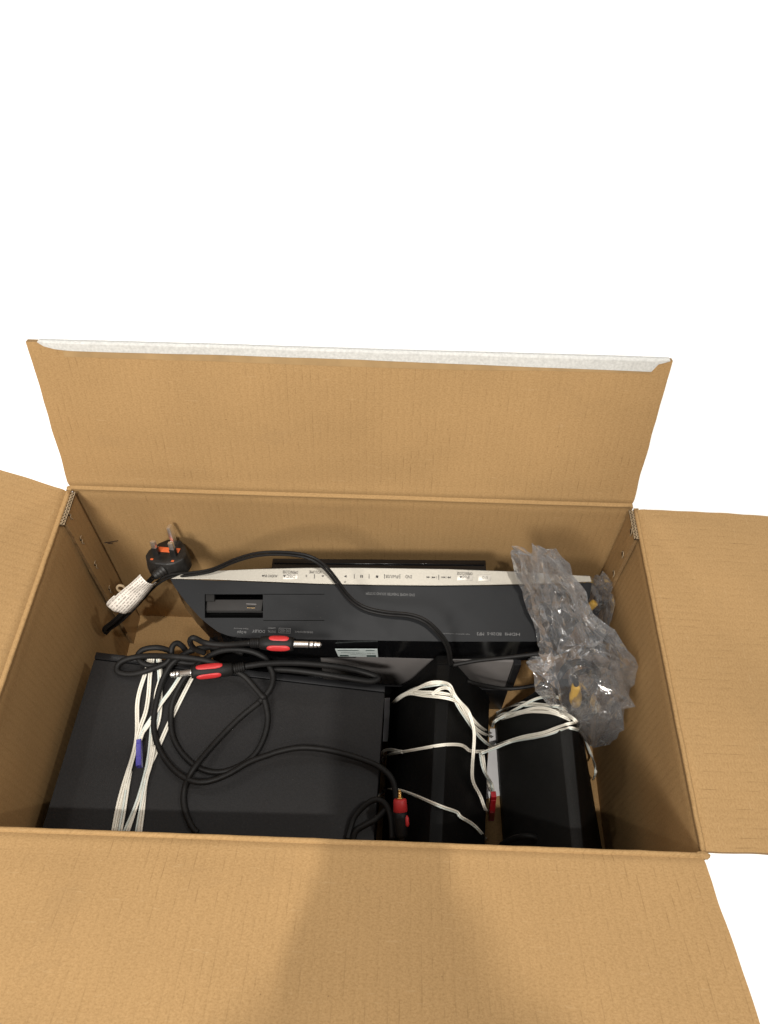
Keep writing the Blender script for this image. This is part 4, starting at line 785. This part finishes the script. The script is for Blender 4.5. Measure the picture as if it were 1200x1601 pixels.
blk = thing('black_cable', (0.16, 0.2, 0.1), 'thin black cable running from behind the middle speaker towards the plastic bag', 'cable')
tube('cord', PTS['cord_right'], 0.0021, 'rubber', blk)
tube('cord', PTS['cord_low'], 0.0021, 'rubber', blk)

# ------------------------------------------------------------------ coiled audio cable with jack plugs
ac_ = thing('audio_cable', (-0.12, 0.12, 0.15), 'thick black audio cable coiled on the flat unit, with red-gripped jack plugs', 'audio cable')
for k in ('ab1', 'ab2', 'ab3'): tube('lead', PTS[k], 0.0029, 'rubber', ac_, 12, 7, 4)
for k in ('ab4', 'ab5', 'ab6', 'ab7', 'ab8'): tube('lead', PTS[k], 0.0028 if k != 'ab5' else 0.0031, 'rubber', ac_, 12, 7, 3)
def jack(pts, name='jack_plug'):
    tip, base, b0, b1, tail = [V(p) for p in pts]
    body = lathe(name, b1, b0, [(0, 0.0045), (0.05, 0.0062), (0.25, 0.0071), (0.6, 0.0075), (0.93, 0.0070), (1.0, 0.0062)], 'rubber', ac_, 22)
    d = (tip-b0).normalized(); Lt = (tip-b0).length
    lathe('jack_tip', b0, tip, [(0, 0.0034), (0.04, 0.0034), (0.05, 0.0032), (0.52, 0.0032), (0.53, 0.0029), (0.57, 0.0029), (0.58, 0.0032), (0.70, 0.0032), (0.71, 0.0029), (0.74, 0.0029), (0.75, 0.0032), (0.82, 0.0029), (0.86, 0.0020), (0.90, 0.0029), (0.94, 0.0025), (1.0, 0.0006)], 'nickel', body, 18)
    for t in (0.55, 0.725): lathe('insulator_ring', b0.lerp(tip, t-0.022), b0.lerp(tip, t+0.022), [(0, 0.00305), (1, 0.00305)], 'ink', body, 18)
    # ribs of the boot
    pf_ = []
    for k in range(5): pf_ += [(k/5, 0.0042), (k/5+0.08, 0.0052), (k/5+0.13, 0.0052), (k/5+0.17, 0.0042)]
    lathe('boot', tail, b1, pf_+[(1, 0.0046)], 'rubber', body, 16)
    up = V((0, -0.45, 0.9)); up = (up-d*up.dot(d)).normalized(); sd = d.cross(up); mid = b1.lerp(b0, 0.58); Lb = (b0-b1).length
    for ang, ln in ((42, 0.34), (-48, 0.30)):
        a = math.radians(ang); nn = up*math.cos(a)+sd*math.sin(a); tt = up*-math.sin(a)+sd*math.cos(a)
        vs, fs = [], []; nr, ns = 5, 24
        vs.append(mid+nn*0.0083)
        for r in range(1, nr+1):
            for s in range(ns):
                g = 2*math.pi*s/ns; rr = r/nr; c_, s_ = math.cos(g), math.sin(g)
                sup = (abs(c_)**3.2+abs(s_)**3.2)**(-1/3.2)
                phi = s_*sup*rr*0.50; h = 0.0081 if r < nr else 0.0070
                vs.append(mid+d*(c_*sup*rr*Lb*ln)+nn*math.cos(phi)*h+tt*math.sin(phi)*h)
        for s in range(ns): fs.append((0, 1+s, 1+(s+1) % ns))
        for r in range(nr-1):
            for s in range(ns): fs.append((1+r*ns+s, 1+(r+1)*ns+s, 1+(r+1)*ns+(s+1) % ns, 1+r*ns+(s+1) % ns))
        mesh('grip_pad', vs, fs, 'red', body, True)
    return body
jack(PTS['jack1'])['label'] = 'jack plug lying over the lower edge of the player'
jack(PTS['jack2'])['label'] = 'jack plug under the coil on the flat unit'
m0, m1, m2, m3 = [V(p) for p in PTS['mini']]
mini = lathe('mini_plug', m3, m1, [(0, 0.0042), (0.08, 0.0054), (0.5, 0.0058), (0.70, 0.0060)], 'rubber', ac_, 20)
lathe('collar', m3.lerp(m1, 0.66), m1, [(0, 0.0056), (0.05, 0.0064), (0.9, 0.0060), (1.0, 0.0052)], 'red', mini, 20)
lathe('mini_tip', m1, m0+(m0-m1)*0.05, [(0, 0.0034), (0.12, 0.0034), (0.14, 0.0019), (0.45, 0.0019), (0.46, 0.0016), (0.5, 0.0016), (0.51, 0.0019), (0.68, 0.0019), (0.69, 0.0016), (0.73, 0.0016), (0.74, 0.0019), (0.85, 0.0012), (0.92, 0.0018), (1.0, 0.0005)], 'brass', mini, 16)
lathe('grip_pad', m2+V((0.0052, 0, 0.002))+(m1-m2)*0.2, m2+V((0.0052, 0, 0.002))-(m1-m2)*0.35, [(0, 0.0005), (0.2, 0.0018), (0.8, 0.0018), (1, 0.0005)], 'red', mini, 12)
cr = thing('black_cable', PTS['cable_right'][2], 'loop of grey-black cable rising against the near wall before the right speaker', 'cable')
tube('cord', PTS['cable_right'], 0.0030, 'rubber', cr)

# ------------------------------------------------------------------ ivory speaker wires
hank = thing('speaker_wire', (-0.2, 0.1, 0.15), 'hank of ivory twin wire with a blue clip lying along the flat unit', 'wire', 'ivory speaker wires')
for k, p in enumerate(PTS['amp_wires']): twin('strand', p, 0.00104, ['wire', 'wire_blue' if k in (3, 5, 6, 8) else 'wire'], hank, 5, 8, 3)
b0, b1 = [V(p) for p in PTS['blue']]
bx = (b1-b0).normalized(); bs = V((0, 0, 1)).cross(bx).normalized()
def clip(nm, a, b, w_, h_, mat, parent, upv, ridges=2):
    a, b = V(a), V(b); x = (b-a).normalized(); s = upv.cross(x).normalized(); u_ = x.cross(s)
    if u_.dot(upv) < 0: u_ = -u_
    q = lambda p, sx, h: p+s*sx*w_/2+u_*h
    o = hexa(nm, [q(a, -0.85, h_), q(a, 0.85, h_), q(b, 1, h_), q(b, -1, h_)], [q(a, -0.85, 0), q(a, 0.85, 0), q(b, 1, 0), q(b, -1, 0)], mat, parent, 0.0006, 3)
    L_ = (b-a).length
    for t in ((0.13, 0.62, 0.95)[:ridges]):
        c = a+x*L_*t; hexa('clip_rib', [q(c, -0.8, h_+0.0004), q(c, 0.8, h_+0.0004), q(c+x*0.0008, 0.8, h_+0.0004), q(c+x*0.0008, -0.8, h_+0.0004)], [q(c, -0.8, h_-0.001), q(c, 0.8, h_-0.001), q(c+x*0.0008, 0.8, h_-0.001), q(c+x*0.0008, -0.8, h_-0.001)], mat, o, 0.0002)
    return o
clip('clip', b0, b1, 0.0052, 0.0080, 'blue', hank, V((0.05, 0, 1)), 3)
w1 = thing('speaker_wire', (0.1, 0.15, 0.15), 'ivory twin wire wrapped round the glossy middle speaker, red clip at its end', 'wire', 'ivory speaker wires')
w2 = thing('speaker_wire', (0.2, 0.15, 0.15), 'ivory twin wire wrapped round the top of the right-hand speaker', 'wire', 'ivory speaker wires')
for k, p in enumerate(PTS['spk_wires']):
    twin('strand', p, 0.00082, ['wire', 'wire_blue' if k in (3, 7, 8, 12, 15, 10) else 'wire'], w2 if k in (7, 11, 12, 13, 14, 15, 16) else w1, 5, 8, 3)
r0, r1 = [V(p) for p in PTS['red']]
clip('clip', r0, r1, 0.0062, 0.0060, 'redc', w1, V((0, -0.8, 0.6)), 3)

# ------------------------------------------------------------------ papers
def sheet(pts, label, h=0.0006):
    P = [V(p) for p in pts]; o = prism('paper_sheet', P, (0, 0, -h), 'paper', None, 0); return tagit(o, label, 'paper')
sheet(PTS['paper1'], 'white sheet of paper on the box floor between the two speakers')
sheet(PTS['paper0'], 'sliver of white paper between the flat unit and the middle speaker')

# ------------------------------------------------------------------ plastic bag and what is in it
def crumpled(name, axis, radii, seed, nl, ns, flat, pleat, parent, label=None, ridge=0.00022, levels=((0, 0.10), (1, 0.05))):
    """closed lobe of film: long pleats running along a curved axis, cut across by irregular folds"""
    rr = random.Random(seed); A = spline(axis, 20); n = len(A)
    bm = bmesh.new(); rings = []; Lr = sum((A[k+1]-A[k]).length for k in range(n-1))/nl
    depth = [rr.uniform(0.5, 1.0) for _ in range(ns)]; drift = [rr.uniform(-1, 1) for _ in range(ns)]
    for i in range(nl+1):
        t = i/nl; f = t*(n-1); k = min(int(f), n-2); p = A[k].lerp(A[k+1], f-k); T = (A[k+1]-A[k]).normalized()
        x = T.cross(V((0.3, 1, 0.2))).normalized(); y = T.cross(x)
        g_ = t*(len(radii)-1); m = min(int(g_), len(radii)-2); r = radii[m]+(radii[m+1]-radii[m])*(g_-m)
        ring = []
        for j in range(ns):
            depth[j] = min(1.1, max(0.1, depth[j]+rr.uniform(-0.45, 0.45)))
            a = 2*math.pi*(j+drift[j]*0.35*math.sin(i*0.8+j)+rr.uniform(-0.16, 0.16))/ns
            q = p+(x*math.cos(a)+y*math.sin(a)*flat)*r*(1+pleat*(0.35*depth[j] if j % 2 else -depth[j])+rr.uniform(-0.06, 0.06))+T*rr.uniform(-0.35, 0.35)*Lr
            if i == 0: q -= T*rr.uniform(-0.004, 0.014)
            q.x = min(q.x, 0.2745); ring.append(bm.verts.new(q))
        rings.append(ring)
    for i in range(nl):
        for j in range(ns):
            h = (j+1) % ns; a, b, c, d = rings[i][j], rings[i][h], rings[i+1][h], rings[i+1][j]
            if rr.random() < 0.5: bm.faces.new((a, b, c)); bm.faces.new((a, c, d))
            else: bm.faces.new((a, b, d)); bm.faces.new((b, c, d))
    for L, sg in ((rings[0], -1), (rings[-1], 1)):
        c = sum((v.co for v in L), V())/len(L); cv = bm.verts.new(c+(A[0]-A[1]).normalized()*(-0.008 if sg < 0 else 0))
        for j in range(ns): bm.faces.new((L[j], L[(j+1) % ns], cv))
    for lev, am in levels:
        olds = set(bm.verts)
        bmesh.ops.subdivide_edges(bm, edges=list(bm.edges), cuts=1, use_grid_fill=True)
        for v in bm.verts:
            if v not in olds:
                L_ = sum(e.calc_length() for e in v.link_edges)/max(1, len(v.link_edges))
                v.co += V((rr.gauss(0, 1), rr.gauss(0, 1), rr.gauss(0, 1)))*L_*am
    bmesh.ops.triangulate(bm, faces=list(bm.faces))
    for v in bm.verts: v.co.x = min(v.co.x, 0.2755)
    bmesh.ops.recalc_face_normals(bm, faces=bm.faces)
    sharp = [e for e in bm.edges if e.is_manifold and e.calc_face_angle(0) > math.radians(16)]
    bmesh.ops.bevel(bm, geom=sharp, offset=ridge, segments=2, affect='EDGES', profile=0.5, clamp_overlap=True)
    me = bpy.data.meshes.new(name); bm.to_mesh(me); bm.free(); me.shade_smooth()
    me.set_sharp_from_angle(angle=math.radians(17))
    o = link(name, me, 'film', parent)
    if label: o['label'] = label
    return o
bag = thing('plastic_bag', (0.22, 0.22, 0.1), 'crumpled clear plastic bag draped over the right end of the player', 'plastic bag')
BAG = PTS['bag_axis']
crumpled('film', BAG[0], [0.020, 0.027, 0.028, 0.030, 0.039, 0.049, 0.048, 0.038, 0.020], 31, 9, 16, 0.66, 0.40, bag, levels=((0, 0.12), (1, 0.045)))
crumpled('film', BAG[2], [0.014, 0.026, 0.030, 0.028, 0.018], 13, 5, 12, 0.75, 0.38, bag, 'crushed part of the bag behind the end of the player')
crumpled('film', BAG[3], [0.020, 0.026, 0.024, 0.017, 0.004], 24, 5, 12, 0.75, 0.42, bag, 'lower corner of the bag hanging down beside the right speaker', levels=((0, 0.08),))
vc = thing('video_cable', (0.22, 0.2, 0.1), 'coiled black cable with yellow plugs seen through the plastic bag', 'cable')
bc = V(PTS['coil'][0])
for k in range(3):
    P = [bc+V((0.020*math.cos(a)*(1-0.1*k), 0.013*math.sin(a)+0.004*k, 0.020*math.sin(a)*(1-0.08*k)-0.004*k)) for a in [i*2*math.pi/18+k for i in range(17)]]
    tube('cord', P, 0.0026, 'rubber', vc, 10, 4, 1)
bc2 = V(PTS['coil'][1])
for k in range(2):
    P = [bc2+V((0.012*math.cos(a), 0.008*math.sin(a)+0.004*k, 0.026*math.sin(a))) for a in [i*2*math.pi/16+k*0.7 for i in range(15)]]
    tube('cord', P, 0.0026, 'rubber', vc, 10, 4, 1)
y0_, y1_, y2_ = [V(p) for p in PTS['yel']]
yp = lathe('yellow_plug', y0_, y1_, [(0, 0.0034), (0.06, 0.0046), (0.45, 0.0050), (0.5, 0.0060), (0.9, 0.0062), (1, 0.0050)], 'yellow', vc, 18)
lathe('yellow_plug', y2_, y2_+V((-0.010, -0.006, -0.012)), [(0, 0.0034), (0.06, 0.0042), (1, 0.0046)], 'yellow', vc, 16)
tube('cord', [y0_+V((0, 0, -0.001)), y0_+V((-0.002, 0.006, 0.012)), bc+V((0.015, 0.008, 0.012)), bc+V((0.020, 0.0, 0.0))], 0.0026, 'rubber', vc, 10, 5, 1)

# ------------------------------------------------------------------ the photographer (stands behind the camera; only the shadow shows)
per = thing('person', (0.05, -0.90, 0.0), 'photographer in dark clothes holding a phone, whose soft shadow falls on the near flap', 'person')
def skin_body(name, joints, edges, mat, parent, root=0, sub=2):
    me = bpy.data.meshes.new(name); me.from_pydata([j[0] for j in joints], edges, []); me.update()
    o = bpy.data.objects.new(name, me); C.objects.link(o)
    md = o.modifiers.new('skin', 'SKIN'); md.use_smooth_shade = True
    if not me.skin_vertices: me.skin_vertices.new()
    for k, j in enumerate(joints): me.skin_vertices[0].data[k].radius = j[1] if isinstance(j[1], tuple) else (j[1], j[1])
    me.skin_vertices[0].data[root].use_root = True
    s_ = o.modifiers.new('sub', 'SUBSURF'); s_.levels = sub; s_.render_levels = sub
    bpy.context.view_layer.update()
    m2 = bpy.data.meshes.new_from_object(o.evaluated_get(bpy.context.evaluated_depsgraph_get())); bpy.data.objects.remove(o)
    m2.materials.clear(); return link(name, m2, mat, parent, True)
cx_ = 0.045
J = [((cx_, -0.92, 0.90), (0.15, 0.11)), ((cx_, -0.86, 1.02), (0.13, 0.10)), ((cx_, -0.74, 1.14), (0.15, 0.10)), ((cx_, -0.66, 1.19), (0.10, 0.07)), ((cx_, -0.58, 1.22), 0.05),
     ((cx_+0.16, -0.70, 1.14), 0.052), ((cx_+0.15, -0.58, 0.90), 0.042), ((cx_+0.035, -0.300, 0.84), 0.027),
     ((cx_-0.16, -0.70, 1.14), 0.052), ((cx_-0.15, -0.58, 0.90), 0.042), ((cx_-0.035, -0.300, 0.84), 0.027),
     ((cx_+0.09, -0.93, 0.84), 0.085), ((cx_+0.10, -0.86, 0.46), 0.06), ((cx_+0.10, -0.92, 0.08), 0.045), ((cx_+0.11, -0.80, 0.035), 0.035),
     ((cx_-0.09, -0.93, 0.84), 0.085), ((cx_-0.10, -0.86, 0.46), 0.06), ((cx_-0.10, -0.92, 0.08), 0.045), ((cx_-0.11, -0.80, 0.035), 0.035)]
skin_body('body', J, [(0, 1), (1, 2), (2, 3), (3, 4), (3, 5), (5, 6), (6, 7), (3, 8), (8, 9), (9, 10), (0, 11), (11, 12), (12, 13), (13, 14), (0, 15), (15, 16), (16, 17), (17, 18)], 'shirt', per)
hd = lump('head', (cx_+0.012, -0.510, 1.27), 0.088, 'skin', per, 20.0, 4, (0.86, 1.05, 1.15))
lump('hair', (cx_+0.012, -0.530, 1.30), 0.093, 'hair', per, 21.0, 4, (0.90, 1.0, 1.0))
lathe('nose', (cx_+0.012, -0.427, 1.255), (cx_+0.012, -0.407, 1.225), [(0, 0.006), (0.6, 0.013), (1, 0.010)], 'skin', hd, 12)
for sx in (-1, 1): lathe('ear', (cx_+0.012+sx*0.074, -0.505, 1.27), (cx_+0.012+sx*0.084, -0.512, 1.27), [(0, 0.022), (1, 0.028)], 'skin', hd, 14)
for sx in (-1, 1):
    w0 = V((cx_+sx*0.035, -0.300, 0.84)); pal = V((cx_+0.005+sx*0.019, -0.240, 0.838))
    Jh = [(w0, 0.022), (pal, (0.026, 0.014))]; Eh = [(0, 1)]
    for k in range(4):
        b = len(Jh); a = pal+V((sx*0.002, 0.020, 0.014-0.010*k)); m_ = V((cx_+0.005+sx*0.030, -0.200+0.010*k, 0.870-0.016*k)); e = V((cx_+sx*0.020, -0.185+0.010*k, 0.874-0.016*k))
        Jh += [(a, 0.0095), (m_, 0.0085), (e, 0.0075)]; Eh += [(1, b), (b, b+1), (b+1, b+2)]
    b = len(Jh); Jh += [(pal+V((-sx*0.012, -0.004, 0.014)), 0.011), (V((cx_+sx*0.022, -0.235, 0.872)), 0.0095)]; Eh += [(1, b), (b, b+1)]
    skin_body('hand', Jh, Eh, 'skin', per, 1)
ph = thing('phone', (cx_, -0.15, 0.9), 'dark phone held in both hands behind the viewpoint, above the near flap', 'phone')
pc_ = CAM_LOC-_f*0.016-_u*0.045+_r*0.004; RM = Matrix((_r, _u, -_f)).transposed()
body_ = box('phone_body', pc_, (0.073, 0.148, 0.008), 'gloss', ph, 0.0016, RM)
box('screen', pc_-_f*0.0045, (0.067, 0.141, 0.0009), 'amp_edge', ph, 0.0003, RM)
lathe('lens', CAM_LOC-_f*0.0118, CAM_LOC-_f*0.0085, [(0, 0.008), (1, 0.0078)], 'gloss', body_, 20)
